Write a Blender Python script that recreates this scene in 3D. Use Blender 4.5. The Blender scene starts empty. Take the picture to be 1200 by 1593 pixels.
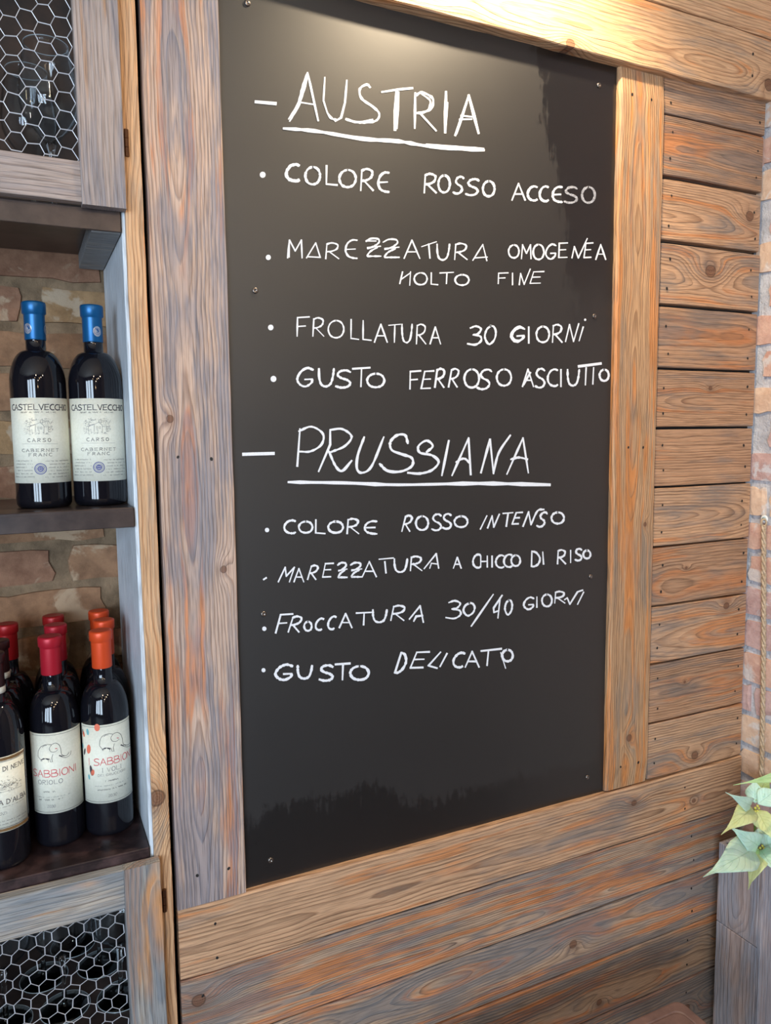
import bpy, bmesh, math, random
from mathutils import Vector, Matrix
PI = math.pi
random.seed(7)
SC = bpy.context.scene

# ------------------------------------------------------------------ camera
F_PX = 1175.58
CAM = Vector((0.0, -1.12, 1.45))
R0 = Vector((0.90230654, -0.43094771, -0.01126857))     # image right, in world axes
R1 = Vector((-0.0545163, -0.08813718, -0.99461541))     # image down
R2 = Vector((0.42763405, 0.89806231, -0.10302042))      # viewing direction
cd = bpy.data.cameras.new('camera')
cam = bpy.data.objects.new('camera', cd)
SC.collection.objects.link(cam)
cd.sensor_fit = 'HORIZONTAL'; cd.sensor_width = 36; cd.lens = 36 * F_PX / 1200
cd.clip_start = 0.02
cam.matrix_world = Matrix(((R0[0], -R1[0], -R2[0], CAM[0]), (R0[1], -R1[1], -R2[1], CAM[1]),
                           (R0[2], -R1[2], -R2[2], CAM[2]), (0, 0, 0, 1)))
SC.camera = cam

def at(x, y, Y=0.0):
    """photo pixel -> world point on the vertical plane at depth Y"""
    a, b = (x - 600) / F_PX, (y - 796.5) / F_PX
    w = R0 * a + R1 * b + R2
    return CAM + w * ((Y - CAM[1]) / w[1])

# ------------------------------------------------------------------ view, world, lights
SC.view_settings.view_transform = 'Standard'
SC.view_settings.look = 'None'
SC.view_settings.gamma = 1.0
SC.view_settings.use_curve_mapping = False
SC.view_settings.exposure = 0.0
SC.cycles.sample_clamp_indirect = 6.0
SC.cycles.max_bounces = 12; SC.cycles.transmission_bounces = 12; SC.cycles.transparent_max_bounces = 40

world = bpy.data.worlds.new('World'); SC.world = world
world.use_nodes = True
bg = world.node_tree.nodes['Background']
bg.inputs[0].default_value = (0.62, 0.78, 1.0, 1); bg.inputs[1].default_value = 1.6

def light(name, kind, loc, target, energy, color, **kw):
    d = bpy.data.lights.new(name, kind); d.energy = energy; d.color = color
    for k, v in kw.items(): setattr(d, k, v)
    o = bpy.data.objects.new(name, d); SC.collection.objects.link(o); o.location = loc
    if target is not None:
        o.rotation_euler = (Vector(target) - Vector(loc)).to_track_quat('-Z', 'Y').to_euler()
    return o
# the accent lamp above the board
light('accent_light', 'SPOT', (0.76, -0.22, 2.44), (0.74, 0.0, 1.95), 60.0, (1.0, 0.80, 0.54),
      spot_size=math.radians(125), spot_blend=1.0, shadow_soft_size=0.02)
# daylight at the three tall windows opposite the cabinet
WINX = (-3.1, -2.15, -1.2)
for wx in WINX:
    light('window_daylight', 'AREA', (wx, -3.72, 1.35), (wx * .3, 0, 1.35), 66.0, (0.66, 0.82, 1.0),
          shape='RECTANGLE', size=0.62, size_y=1.9)
# the light of the pendant bulbs
for p in ((-.25, -1.9, 2.19), (.60, -2.6, 2.24), (.05, -2.7, 1.94), (.8, -2.0, 2.24)):
    light('pendant_light', 'POINT', p, None, 7.5, (1.0, .80, .60), shadow_soft_size=.03)

# ------------------------------------------------------------------ helpers
def link(o, parent=None):
    SC.collection.objects.link(o)
    if parent is not None: o.parent = parent
    return o
def mesh_obj(name, verts, faces, mat, parent=None, smooth=False):
    me = bpy.data.meshes.new(name); me.from_pydata([tuple(v) for v in verts], [], faces)
    if smooth: me.polygons.foreach_set('use_smooth', [True] * len(me.polygons))
    if mat: me.materials.append(mat)
    me.update()
    return link(bpy.data.objects.new(name, me), parent)
def bm_obj(name, bm, mat, parent=None, smooth=False):
    me = bpy.data.meshes.new(name)
    bmesh.ops.recalc_face_normals(bm, faces=bm.faces[:])
    bm.to_mesh(me); bm.free()
    if smooth: me.polygons.foreach_set('use_smooth', [True] * len(me.polygons))
    if mat: me.materials.append(mat)
    return link(bpy.data.objects.new(name, me), parent)
def tag(o, label=None, cat=None, group=None, kind=None):
    if label: o['label'] = label
    if cat: o['category'] = cat
    if group: o['group'] = group
    if kind: o['kind'] = kind
    return o
def empty(name, loc=(0, 0, 0), rz=0):
    o = bpy.data.objects.new(name, None); SC.collection.objects.link(o)
    o.location = loc; o.rotation_euler = (0, 0, rz); o.empty_display_size = .02
    return o
def box_bm(x0, x1, y0, y1, z0, z1, bev=0.0, bm=None, seg=1):
    own = bm is None
    bm = bm or bmesh.new()
    r = bmesh.ops.create_cube(bm, size=1)
    for v in r['verts']:
        v.co = Vector(((x0 + x1) / 2 + v.co.x * (x1 - x0), (y0 + y1) / 2 + v.co.y * (y1 - y0), (z0 + z1) / 2 + v.co.z * (z1 - z0)))
    if bev > 0:
        es = list({e for v in r['verts'] for e in v.link_edges})
        bmesh.ops.bevel(bm, geom=es, offset=bev, segments=seg, affect='EDGES')
    return bm
def box(name, x0, x1, y0, y1, z0, z1, mat, parent=None, bev=0.0):
    return bm_obj(name, box_bm(x0, x1, y0, y1, z0, z1, bev), mat, parent)
def lathe(name, prof, mat, parent=None, n=40, bm=None, smooth=True):
    vs, fs = [], []
    for r, z in prof:
        for k in range(n):
            a = 2 * PI * k / n
            vs.append((r * math.cos(a), r * math.sin(a), z))
    for i in range(len(prof) - 1):
        for k in range(n):
            a, b = i * n + k, i * n + (k + 1) % n
            fs.append((a, b, b + n, a + n))
    if prof[0][0] > 1e-5: fs.append(tuple(range(n - 1, -1, -1)))
    if prof[-1][0] > 1e-5: fs.append(tuple(range((len(prof) - 1) * n, len(prof) * n)))
    o = mesh_obj(name, vs, fs, mat, parent)
    me = o.data
    me.polygons.foreach_set('use_smooth', [smooth and len(p.vertices) == 4 for p in me.polygons])
    return o
def tube_geo(path, r, n=6, vs=None, fs=None, closed=False):
    vs = [] if vs is None else vs; fs = [] if fs is None else fs
    b0 = len(vs); L = len(path); up = Vector((0.13, 0.2, 0.97))
    for i, p in enumerate(path):
        p = Vector(p)
        a = Vector(path[(i - 1) % L] if closed or i > 0 else path[i]); b = Vector(path[(i + 1) % L] if closed or i < L - 1 else path[i])
        t = (b - a).normalized()
        s = t.cross(up)
        if s.length < .05: s = t.cross(Vector((1, 0, 0)))
        s.normalize(); q = s.cross(t)
        rr = r[i] if isinstance(r, (list, tuple)) else r
        for k in range(n):
            an = 2 * PI * k / n
            vs.append(p + s * rr * math.cos(an) + q * rr * math.sin(an))
    for i in range(L - 1 + (1 if closed else 0)):
        for k in range(n):
            a = b0 + i * n + k; b = b0 + i * n + (k + 1) % n
            c = b0 + ((i + 1) % L) * n + (k + 1) % n; d = b0 + ((i + 1) % L) * n + k
            fs.append((a, b, c, d))
    if not closed:
        fs.append(tuple(range(b0 + n - 1, b0 - 1, -1))); fs.append(tuple(range(b0 + (L - 1) * n, b0 + L * n)))
    return vs, fs

# ------------------------------------------------------------------ materials
def lin(c):
    return tuple(((x / 255) / 12.92 if x / 255 <= .04045 else ((x / 255 + .055) / 1.055) ** 2.4) for x in c) + (1,)
def new_mat(name, color=(.5, .5, .5, 1), rough=.5, **kw):
    m = bpy.data.materials.new(name); m.use_nodes = True
    b = m.node_tree.nodes['Principled BSDF']
    b.inputs['Base Color'].default_value = color; b.inputs['Roughness'].default_value = rough
    for k, v in kw.items(): b.inputs[k.replace('_', ' ')].default_value = v
    return m
class NT:
    """small node-building helper"""
    def __init__(s, tree): s.t = tree
    def n(s, kind, **kw):
        o = s.t.nodes.new(kind)
        for k, v in kw.items(): setattr(o, k, v)
        return o
    def put(s, sock, v):
        if hasattr(v, 'links') or isinstance(v, bpy.types.NodeSocket): s.t.links.new(v, sock)
        else: sock.default_value = v
    def m(s, op, a, b=0.0, c=None, clamp=False):
        o = s.n('ShaderNodeMath', operation=op, use_clamp=clamp)
        s.put(o.inputs[0], a); s.put(o.inputs[1], b)
        if c is not None: s.put(o.inputs[2], c)
        return o.outputs[0]
    def xyz(s, x, y, z):
        o = s.n('ShaderNodeCombineXYZ'); s.put(o.inputs[0], x); s.put(o.inputs[1], y); s.put(o.inputs[2], z); return o.outputs[0]
    def noise(s, vec, scale=1.0, detail=3.0, rough=.5, dist=0.0):
        o = s.n('ShaderNodeTexNoise'); s.put(o.inputs['Vector'], vec)
        o.inputs['Scale'].default_value = scale; o.inputs['Detail'].default_value = detail
        o.inputs['Roughness'].default_value = rough; o.inputs['Distortion'].default_value = dist
        return o.outputs['Fac'] if 'Fac' in o.outputs else o.outputs[0]
    def ss(s, x, a, b):
        o = s.n('ShaderNodeMapRange', interpolation_type='SMOOTHSTEP')
        s.put(o.inputs['Value'], x); o.inputs['From Min'].default_value = a; o.inputs['From Max'].default_value = b
        return o.outputs[0]
    def mix(s, f, a, b, mode='MIX'):
        o = s.n('ShaderNodeMix', data_type='RGBA', blend_type=mode)
        s.put(o.inputs[0], f); s.put(o.inputs[6], a); s.put(o.inputs[7], b); return o.outputs[2]
    def ramp(s, f, stops):
        o = s.n('ShaderNodeValToRGB'); s.put(o.inputs[0], f); cr = o.color_ramp
        while len(cr.elements) > 1: cr.elements.remove(cr.elements[-1])
        cr.elements[0].position = stops[0][0]; cr.elements[0].color = stops[0][1]
        for p, c in stops[1:]:
            e = cr.elements.new(p); e.color = c
        return o.outputs[0]

def make_wood_group():
    g = bpy.data.node_groups.new('brushed_pine', 'ShaderNodeTree')
    I = g.interface
    def inp(n, t, d):
        s = I.new_socket(n, in_out='INPUT', socket_type=t); s.default_value = d
    for n, d in (('Seed', 0.), ('V0', 0.), ('H0', .02), ('Slope', .01), ('Wander', .06), ('Spacing', .0048),
                 ('KU', 9.), ('KV', 9.), ('KR', .001), ('JU', 9.), ('JV', 9.), ('JR', .001),
                 ('Orange', .5), ('Grey', .5), ('Contrast', 1.)):
        inp(n, 'NodeSocketFloat', d)
    inp('Light', 'NodeSocketColor', lin((205, 165, 128))); inp('Dark', 'NodeSocketColor', lin((140, 98, 70)))
    inp('Stain', 'NodeSocketColor', lin((118, 112, 112))); inp('Amber', 'NodeSocketColor', lin((214, 128, 66)))
    for n in ('Color',): I.new_socket(n, in_out='OUTPUT', socket_type='NodeSocketColor')
    for n in ('Height', 'Rough'): I.new_socket(n, in_out='OUTPUT', socket_type='NodeSocketFloat')
    N = NT(g); gi = N.n('NodeGroupInput').outputs; go = N.n('NodeGroupOutput').inputs
    tc = N.n('ShaderNodeTexCoord').outputs['Object']
    sp = N.n('ShaderNodeSeparateXYZ'); g.links.new(tc, sp.inputs[0]); u, v, w = sp.outputs
    S = gi['Seed']; S7 = N.m('MULTIPLY', S, 7.31)
    uz = lambda su, sv, k: N.xyz(N.m('MULTIPLY', u, su), N.m('MULTIPLY', v, sv), N.m('ADD', S7, N.m('MULTIPLY_ADD', w, sv * .5, k)))
    # depth of the pith below the face wanders along the plank -> cathedrals
    wan = N.m('SUBTRACT', N.noise(uz(2.2, 1.0, 1.3), detail=2.5), .5)
    h = N.m('ADD', N.m('MULTIPLY_ADD', gi['Slope'], u, gi['H0']), N.m('MULTIPLY', wan, gi['Wander']))
    wob = N.m('MULTIPLY', N.m('SUBTRACT', N.noise(uz(7., 26., 4.7), detail=3), .5), .011)
    vd = N.m('ADD', N.m('SUBTRACT', v, gi['V0']), wob)
    hw = N.m('SUBTRACT', h, w)
    r = N.m('SQRT', N.m('ADD', N.m('MULTIPLY', vd, vd), N.m('MULTIPLY', hw, hw)))
    cores = []
    for a, b, c in (('KU', 'KV', 'KR'), ('JU', 'JV', 'JR')):
        du = N.m('SUBTRACT', u, gi[a]); dv = N.m('SUBTRACT', v, gi[b])
        d2 = N.m('ADD', N.m('MULTIPLY', N.m('MULTIPLY', du, du), .22), N.m('MULTIPLY', dv, dv))
        q = N.m('DIVIDE', d2, N.m('MULTIPLY', N.m('MULTIPLY', gi[c], gi[c]), 5.5))
        r = N.m('ADD', r, N.m('MULTIPLY', N.m('POWER', 2.718, N.m('MULTIPLY', q, -1.0)), N.m('MULTIPLY', gi[c], 2.6)))
        e2 = N.m('SQRT', N.m('ADD', N.m('MULTIPLY', N.m('MULTIPLY', du, du), .8), N.m('MULTIPLY', dv, dv)))
        cores.append(N.m('DIVIDE', e2, gi[c]))
    fine = N.m('MULTIPLY', N.noise(uz(14., 90., 9.1), detail=2), .35)
    ph = N.m('ADD', N.m('DIVIDE', r, gi['Spacing']), fine)
    fr = N.m('FRACT', ph)
    prof = N.ramp(fr, [(0, (0.0, .0, .0, 1)), (.45, (.10, .10, .10, 1)), (.80, (.80, .80, .80, 1)), (.90, (1, 1, 1, 1)), (1.0, (.0, .0, .0, 1))])
    prof = N.m('MULTIPLY', prof, 1.0)
    ringvar = N.noise(N.xyz(N.m('FLOOR', ph), S7, 0.0), scale=.9, detail=1)
    patch = N.noise(uz(3.0, 12., 2.2), detail=3)
    fib = N.noise(uz(22., 620., 5.5), detail=2)
    amt = N.m('MULTIPLY', N.m('MULTIPLY', prof, N.ss(ringvar, .25, .6)), N.m('MULTIPLY', gi['Contrast'], N.m('MULTIPLY_ADD', patch, .9, .25)), clamp=True)
    col = N.mix(amt, gi['Light'], gi['Dark'])
    su = N.m('MULTIPLY', u, 1.9)
    ob = N.noise(N.xyz(N.m('MULTIPLY', ph, .42), su, S7), detail=2, rough=.55)
    op = N.noise(uz(4.2, 20., 7.7), detail=3, rough=.6)
    om = N.m('MULTIPLY_ADD', ob, .62, N.m('MULTIPLY', op, .38))
    om = N.m('MULTIPLY', N.ss(N.m('MULTIPLY_ADD', gi['Orange'], .16, om), .615, .685), N.m('MULTIPLY_ADD', prof, -.55, .95))
    col = N.mix(om, col, gi['Amber'])
    gb = N.noise(N.xyz(N.m('MULTIPLY_ADD', ph, .30, 40.), N.m('MULTIPLY', u, 2.6), S7), detail=3, rough=.6)
    gp = N.noise(uz(4.5, 14., 12.4), detail=4, rough=.62)
    gm = N.m('MULTIPLY_ADD', gb, .5, N.m('MULTIPLY', gp, .5))
    gm = N.m('MULTIPLY', N.ss(N.m('MULTIPLY_ADD', gi['Grey'], .17, gm), .54, .66), N.m('MULTIPLY_ADD', prof, .2, .62))
    col = N.mix(gm, col, gi['Stain'])
    col = N.mix(.8, col, N.ramp(fib, [(0.28, (.50, .48, .47, 1)), (.52, (1, 1, 1, 1)), (.78, (1.18, 1.18, 1.18, 1))]), 'MULTIPLY')
    blot = N.noise(uz(9., 30., 15.), detail=4)
    col = N.mix(.35, col, N.ramp(blot, [(.3, (.74, .74, .74, 1)), (.6, (1.05, 1.05, 1.05, 1))]), 'MULTIPLY')
    kn = N.noise(uz(60., 60., 3.), detail=3)
    for c in cores:
        c = N.m('ADD', c, N.m('MULTIPLY_ADD', kn, .5, -.25)); kr_ = N.m('MULTIPLY', N.ss(N.m('FRACT', N.m('MULTIPLY', c, 3.2)), .5, .9), N.m('SUBTRACT', 1.0, N.ss(c, .8, 1.0)))
        km = N.m('SUBTRACT', 1.0, N.ss(c, .8, 1.0)); rim = N.m('MULTIPLY', N.m('SUBTRACT', 1.0, N.ss(c, 1.0, 1.15)), N.ss(c, .78, .95))
        col = N.mix(N.m('MULTIPLY', km, .75), col, lin((112, 72, 52)))
        col = N.mix(N.m('MULTIPLY', rim, .75), col, lin((52, 36, 30)))
        col = N.mix(N.m('MULTIPLY', kr_, .5), col, lin((70, 46, 36)))
        halo = N.m('MULTIPLY', N.m('SUBTRACT', 1.0, N.ss(c, 1.0, 3.4)), .30)
        col = N.mix(halo, col, lin((120, 84, 62)))
    N.put(go['Color'], col)
    N.put(go['Height'], N.m('ADD', N.m('MULTIPLY', prof, .8), N.m('MULTIPLY', fib, .55)))
    N.put(go['Rough'], N.m('MULTIPLY_ADD', fib, .12, .50))
    return g
WG = make_wood_group()
PAL = {   # light, dark, stain, amber
    'warm': ((214, 172, 132), (142, 98, 68), (146, 134, 122), (210, 144, 92)),
    'honey': ((188, 148, 110), (130, 92, 64), (138, 124, 110), (202, 132, 76)),
    'mid': ((196, 156, 122), (112, 78, 56), (126, 118, 112), (200, 134, 86)),
    'brown': ((182, 142, 110), (106, 74, 54), (124, 112, 104), (190, 126, 82)),
    'cool': ((182, 152, 126), (94, 72, 60), (112, 112, 114), (200, 126, 76)),
    'greyrose': ((196, 168, 150), (112, 86, 76), (122, 122, 132), (202, 134, 92)),
    'grey': ((172, 162, 150), (100, 88, 80), (116, 124, 132), (190, 136, 88)),
    'side': ((236, 240, 242), (190, 192, 198), (206, 216, 226), (210, 200, 190)),  # window light on the inner side panel, put into the wood colour
    'mauve': ((170, 154, 146), (122, 106, 100), (132, 128, 134), (176, 138, 108)),
    'planter': ((178, 160, 154), (112, 92, 88), (142, 148, 160), (140, 106, 94)),
    'yellow': ((206, 160, 92), (150, 100, 50), (120, 104, 84), (216, 150, 66)),
}
def wood(name, pal='mid', seed=0., v0=0., h0=.02, slope=.0, wander=.06, sp=.0048, k=None, j=None, orange=.5, grey=.5, contrast=1., bump=.8):
    m = bpy.data.materials.new(name); m.use_nodes = True
    N = NT(m.node_tree); g = N.n('ShaderNodeGroup'); g.node_tree = WG
    for kk, vv in (('Seed', seed), ('V0', v0), ('H0', h0), ('Slope', slope), ('Wander', wander), ('Spacing', sp), ('Orange', orange), ('Grey', grey), ('Contrast', contrast)):
        g.inputs[kk].default_value = vv
    if k: g.inputs['KU'].default_value, g.inputs['KV'].default_value, g.inputs['KR'].default_value = k
    if j: g.inputs['JU'].default_value, g.inputs['JV'].default_value, g.inputs['JR'].default_value = j
    for nm, c in zip(('Light', 'Dark', 'Stain', 'Amber'), PAL[pal]): g.inputs[nm].default_value = lin(c)
    b = m.node_tree.nodes['Principled BSDF']
    bp = N.n('ShaderNodeBump'); bp.inputs['Strength'].default_value = bump; bp.inputs['Distance'].default_value = .0011
    N.put(bp.inputs['Height'], g.outputs['Height']); N.put(b.inputs['Normal'], bp.outputs[0])
    N.put(b.inputs['Base Color'], g.outputs['Color']); N.put(b.inputs['Roughness'], g.outputs['Rough'])
    b.inputs['Specular IOR Level'].default_value = .35
    return m
def noisy(name, c1, c2, scale=20., rough=.6, bump=0.3, dist=.002, detail=5, lo=.35, hi=.65, **kw):
    m = new_mat(name, (1, 1, 1, 1), rough, **kw); N = NT(m.node_tree); b = m.node_tree.nodes['Principled BSDF']
    tc = N.n('ShaderNodeTexCoord').outputs['Object']
    f = N.noise(tc, scale=scale, detail=detail, rough=.6)
    N.put(b.inputs['Base Color'], N.ramp(f, [(lo, lin(c1)), (hi, lin(c2))]))
    if bump:
        bp = N.n('ShaderNodeBump'); bp.inputs['Strength'].default_value = bump; bp.inputs['Distance'].default_value = dist
        N.put(bp.inputs['Height'], N.noise(tc, scale=scale * 3, detail=6, rough=.65)); N.put(b.inputs['Normal'], bp.outputs[0])
    return m
M = {}
M['dark'] = new_mat('dark_backing', (.012, .010, .009, 1), .9)
M['hole'] = new_mat('nail_hole_shade', (.01, .008, .007, 1), .6)  # shade of a nail pit, given as near-black colour
M['nail'] = new_mat('nail_head', (.22, .19, .17, 1), .3, Metallic=.9)
M['steel_dark'] = noisy('shelf_steel', (46, 38, 38), (78, 66, 62), 14, .32, .15, .0006, Metallic=.25)
M['steel_shelf'] = noisy('shelf_steel_worn', (36, 26, 28), (84, 64, 64), 26, .30, .2, .0006, detail=9, lo=.45, hi=.78)
M['bronze'] = new_mat('hinge_bronze', lin((96, 66, 46)), .35, Metallic=.8)
M['wire'] = new_mat('galvanised_wire', lin((205, 205, 210)), .4, Metallic=.25)
M['bottle'] = new_mat('dark_bottle_glass', (.006, .006, .009, 1), .035, IOR=1.52)
M['blue_cap'] = new_mat('blue_capsule', lin((18, 90, 142)), .36, Metallic=.45)
M['red_cap'] = new_mat('red_capsule', lin((176, 28, 46)), .42, Metallic=.25)
M['deep_red_cap'] = new_mat('deep_red_capsule', lin((158, 22, 26)), .42, Metallic=.25)
M['orange_cap'] = new_mat('orange_capsule', lin((222, 78, 34)), .42, Metallic=.25)
M['brown_cap'] = new_mat('brown_capsule', lin((58, 30, 30)), .38, Metallic=.3)
M['paper'] = noisy('label_paper', (222, 220, 202), (232, 230, 214), 300, .62, .1, .0002)
M['ink'] = new_mat('label_ink', lin((62, 58, 64)), .6)
M['ink_grey'] = new_mat('label_ink_grey', lin((128, 126, 126)), .6)
M['ink_red'] = new_mat('label_ink_red', lin((206, 62, 72)), .6)
M['ink_blue'] = new_mat('label_ink_blue', lin((84, 88, 138)), .6)
M['ink_gold'] = new_mat('label_ink_gold', lin((118, 88, 52)), .5)
M['ink_orange'] = new_mat('label_ink_orange', lin((222, 112, 84)), .6)
M['ink_teal'] = new_mat('label_ink_teal', lin((110, 170, 176)), .6)
M['silver'] = new_mat('silver_foil', lin((190, 196, 206)), .3, Metallic=.7)
M['chalk'] = noisy('chalk_marker', (214, 216, 222), (240, 241, 244), 700, .75, .1, .0002)
M['chalk_faint'] = noisy('chalk_marker_smudged', (104, 104, 110), (176, 178, 186), 500, .75, .1, .0002)
M['rope'] = noisy('jute_rope', (168, 142, 112), (206, 184, 156), 180, .85, .4, .001)
M['mortar'] = noisy('mortar', (98, 80, 60), (140, 116, 90), 22, .92, .9, .006)
M['mortar_pale'] = noisy('mortar_pale', (178, 178, 184), (214, 212, 214), 26, .92, .9, .006)
M['plaster'] = noisy('plaster', (196, 188, 176), (208, 200, 188), 6, .9, .15, .002)
M['far_wall'] = noisy('far_wall_plaster', (92, 78, 66), (110, 94, 80), 6, .9, .15, .002)
M['soil'] = noisy('soil', (44, 32, 24), (96, 72, 50), 90, .95, 1, .006)
def clear_glass():
    return new_mat('clear_glass', (1, 1, 1, 1), .0, Transmission_Weight=1.0, IOR=1.45)
def thin_glass():
    m = bpy.data.materials.new('thin_glass'); m.use_nodes = True; N = NT(m.node_tree)
    m.node_tree.nodes.remove(m.node_tree.nodes['Principled BSDF']); out = m.node_tree.nodes['Material Output']
    t = N.n('ShaderNodeBsdfTransparent'); t.inputs[0].default_value = (.955, .965, .97, 1)
    g = N.n('ShaderNodeBsdfGlossy'); g.inputs['Roughness'].default_value = .01
    lw = N.n('ShaderNodeLayerWeight'); lw.inputs['Blend'].default_value = .08
    mx = N.n('ShaderNodeMixShader'); N.put(mx.inputs[0], N.m('MULTIPLY_ADD', lw.outputs['Fresnel'], .6, .025, clamp=True))
    N.put(mx.inputs[1], t.outputs[0]); N.put(mx.inputs[2], g.outputs[0]); N.put(out.inputs[0], mx.outputs[0]); return m
M['glass'] = clear_glass(); M['thin_glass'] = thin_glass()
M['edge_glint'] = new_mat('edge_glint', lin((205, 222, 230)), .08, Transmission_Weight=.55, IOR=1.45)  # pale colour paints bright glints along rim and foot

# ------------------------------------------------------------------ planks
def plank(name, x0, x1, z0, z1, mat, parent, yf=0.0, th=.019, vertical=False, bev=.0016, wob=.0007, mirror=False):
    """board whose local x runs along the grain; face at depth yf"""
    L, W = (z1 - z0, x1 - x0) if vertical else (x1 - x0, z1 - z0)
    nx = max(4, int(L / .045)); hw = W / 2; b = bev; rnd = random.Random(hash((round(x0, 3), round(z0, 3))) & 0xffff)
    ring = [(-hw, -th), (-hw, -b), (-hw + b, 0), (hw - b, 0), (hw, -b), (hw, -th)]
    vs, fs = [], []; wa = wb = 0
    for i in range(nx + 1):
        x = -L / 2 + L * i / nx
        wa = .6 * wa + rnd.uniform(-wob, wob); wb = .6 * wb + rnd.uniform(-wob, wob)
        end = b if i in (0, nx) else 0
        for (y, z) in ring:
            yy = y + (wa if y < 0 else wb)
            zz = z - (end if z > -b * 1.5 else 0)
            vs.append((x, yy, zz))
        if i in (0,) or i == nx - 1:
            pass
    k = len(ring)
    for i in range(nx):
        for q in range(k):
            a, c = i * k + q, i * k + (q + 1) % k
            fs.append((a, a + k, c + k, c))
    fs.append(tuple(range(k))); fs.append(tuple(range(nx * k + k - 1, nx * k - 1, -1)))
    o = mesh_obj(name, vs, fs, mat, parent)
    c = Vector(((x0 + x1) / 2, yf, (z0 + z1) / 2))
    if vertical: o.matrix_basis = Matrix(((0, -1, 0, c.x), (0, 0, -1, c.y), (1, 0, 0, c.z), (0, 0, 0, 1)))
    else: o.matrix_basis = Matrix(((1, 0, 0, c.x), (0, 0, -1, c.y), (0, 1, 0, c.z), (0, 0, 0, 1)))
    return o
nail_me = None
def nail(pl, x, z, yf=0.0):
    """sunken nail: dark cone-shaped pit rim with the head inside"""
    global nail_me
    if nail_me is None:
        vs, fs = [], []; n = 9
        for r, y in ((.0030, -.0002), (.0021, -.0006), (.0, -.0003)):
            for k in range(n if r else 1):
                a = 2 * PI * k / n; vs.append((r * math.cos(a) * .8, y, r * math.sin(a)))
        for k in range(n):
            fs.append((k, (k + 1) % n, n + (k + 1) % n, n + k)); fs.append((n + k, n + (k + 1) % n, 2 * n))
        nail_me = bpy.data.meshes.new('nail'); nail_me.from_pydata(vs, [], fs); nail_me.materials.append(M['hole'])
    o = bpy.data.objects.new('nail', nail_me); link(o, pl)
    s = random.uniform(.8, 1.15)
    o.matrix_basis = pl.matrix_basis.inverted() @ (Matrix.Translation((x, yf, z)) @ Matrix.Rotation(random.uniform(-.5, .5), 4, 'Y') @ Matrix.Scale(s, 4))
    return o

# ------------------------------------------------------------------ room shell
BW = .275                      # depth of the masonry behind cabinet and panelling
RW = 1.4165                    # plane of the brick wall on the right
def struct(o): o['kind'] = 'structure'; return o
struct(box('floor', -4.2, RW + .2, -3.9, .5, -.1, 0, noisy('floor_dark', (44, 36, 30), (62, 50, 42), 8, .6, .1, .001), None))
struct(box('ceiling', -4.2, RW + .2, -3.9, .5, 2.9, 3.0, M['plaster'], None))
struct(box('wall_left', -4.3, -4.2, -3.9, .5, 0, 2.9, M['far_wall'], None))
fr_bm = bmesh.new(); xs = -4.2
for wx in WINX:
    box_bm(xs, wx - .33, -3.9, -3.8, 0, 2.9, 0, fr_bm); xs = wx + .33
    box_bm(wx - .33, wx + .33, -3.9, -3.8, 0, .35, 0, fr_bm); box_bm(wx - .33, wx + .33, -3.9, -3.8, 2.35, 2.9, 0, fr_bm)
box_bm(xs, RW + .2, -3.9, -3.8, 0, 2.9, 0, fr_bm)
struct(bm_obj('wall_front', fr_bm, M['far_wall']))
for i, wx in enumerate(WINX):
    wf = bmesh.new()
    for a, b, c, d in ((-.33, -.29, .35, 2.35), (.29, .33, .35, 2.35), (-.29, .29, .35, .39), (-.29, .29, 2.31, 2.35), (-.015, .015, .39, 2.31), (-.29, .29, 1.55, 1.58)):
        box_bm(wx + a, wx + b, -3.875, -3.83, c, d, 0, wf)
    struct(bm_obj('window_%d' % (i + 1), wf, M['dark']))

brick_variants = []
def brick_mesh(mats, seeds=5):
    out = []
    for s in range(seeds):
        rnd = random.Random(100 + s); bm = bmesh.new()
        bmesh.ops.create_grid(bm, x_segments=6, y_segments=3, size=.5)
        for v in bm.verts:
            e = max(abs(v.co.x), abs(v.co.y)) > .49
            v.co.x += rnd.uniform(-.030, .030); v.co.y += rnd.uniform(-.07, .07)
            v.co.z = rnd.uniform(.30, .42) if e else rnd.uniform(.42, .58)
        edge = [e for e in bm.edges if e.is_boundary]
        r = bmesh.ops.extrude_edge_only(bm, edges=edge)
        for v in r['geom']:
            if isinstance(v, bmesh.types.BMVert): v.co.z = -.5; v.co.x *= 1.02; v.co.y *= 1.04
        bmesh.ops.recalc_face_normals(bm, faces=bm.faces[:])
        for mt in mats:
            me = bpy.data.meshes.new('brick'); bm.to_mesh(me); me.materials.append(mt); out.append(me)
        bm.free()
    return out
def brick_mat(name, c1, c2, c3, sc=30.):
    m = new_mat(name, (1, 1, 1, 1), .92); N = NT(m.node_tree); b = m.node_tree.nodes['Principled BSDF']
    tc = N.n('ShaderNodeNewGeometry').outputs['Position']
    f = N.noise(tc, scale=sc, detail=6, rough=.65); g = N.noise(tc, scale=sc * .45, detail=5, rough=.6, dist=.6)
    col = N.ramp(f, [(.32, lin(c1)), (.62, lin(c2))])
    col = N.mix(N.ss(g, .54, .62), col, lin(c3))
    bp = N.n('ShaderNodeBump'); bp.inputs['Strength'].default_value = .8; bp.inputs['Distance'].default_value = .003
    N.put(bp.inputs['Height'], N.noise(tc, scale=sc * 3, detail=7, rough=.7)); N.put(b.inputs['Normal'], bp.outputs[0]); N.put(b.inputs['Base Color'], col)
    return m
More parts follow.
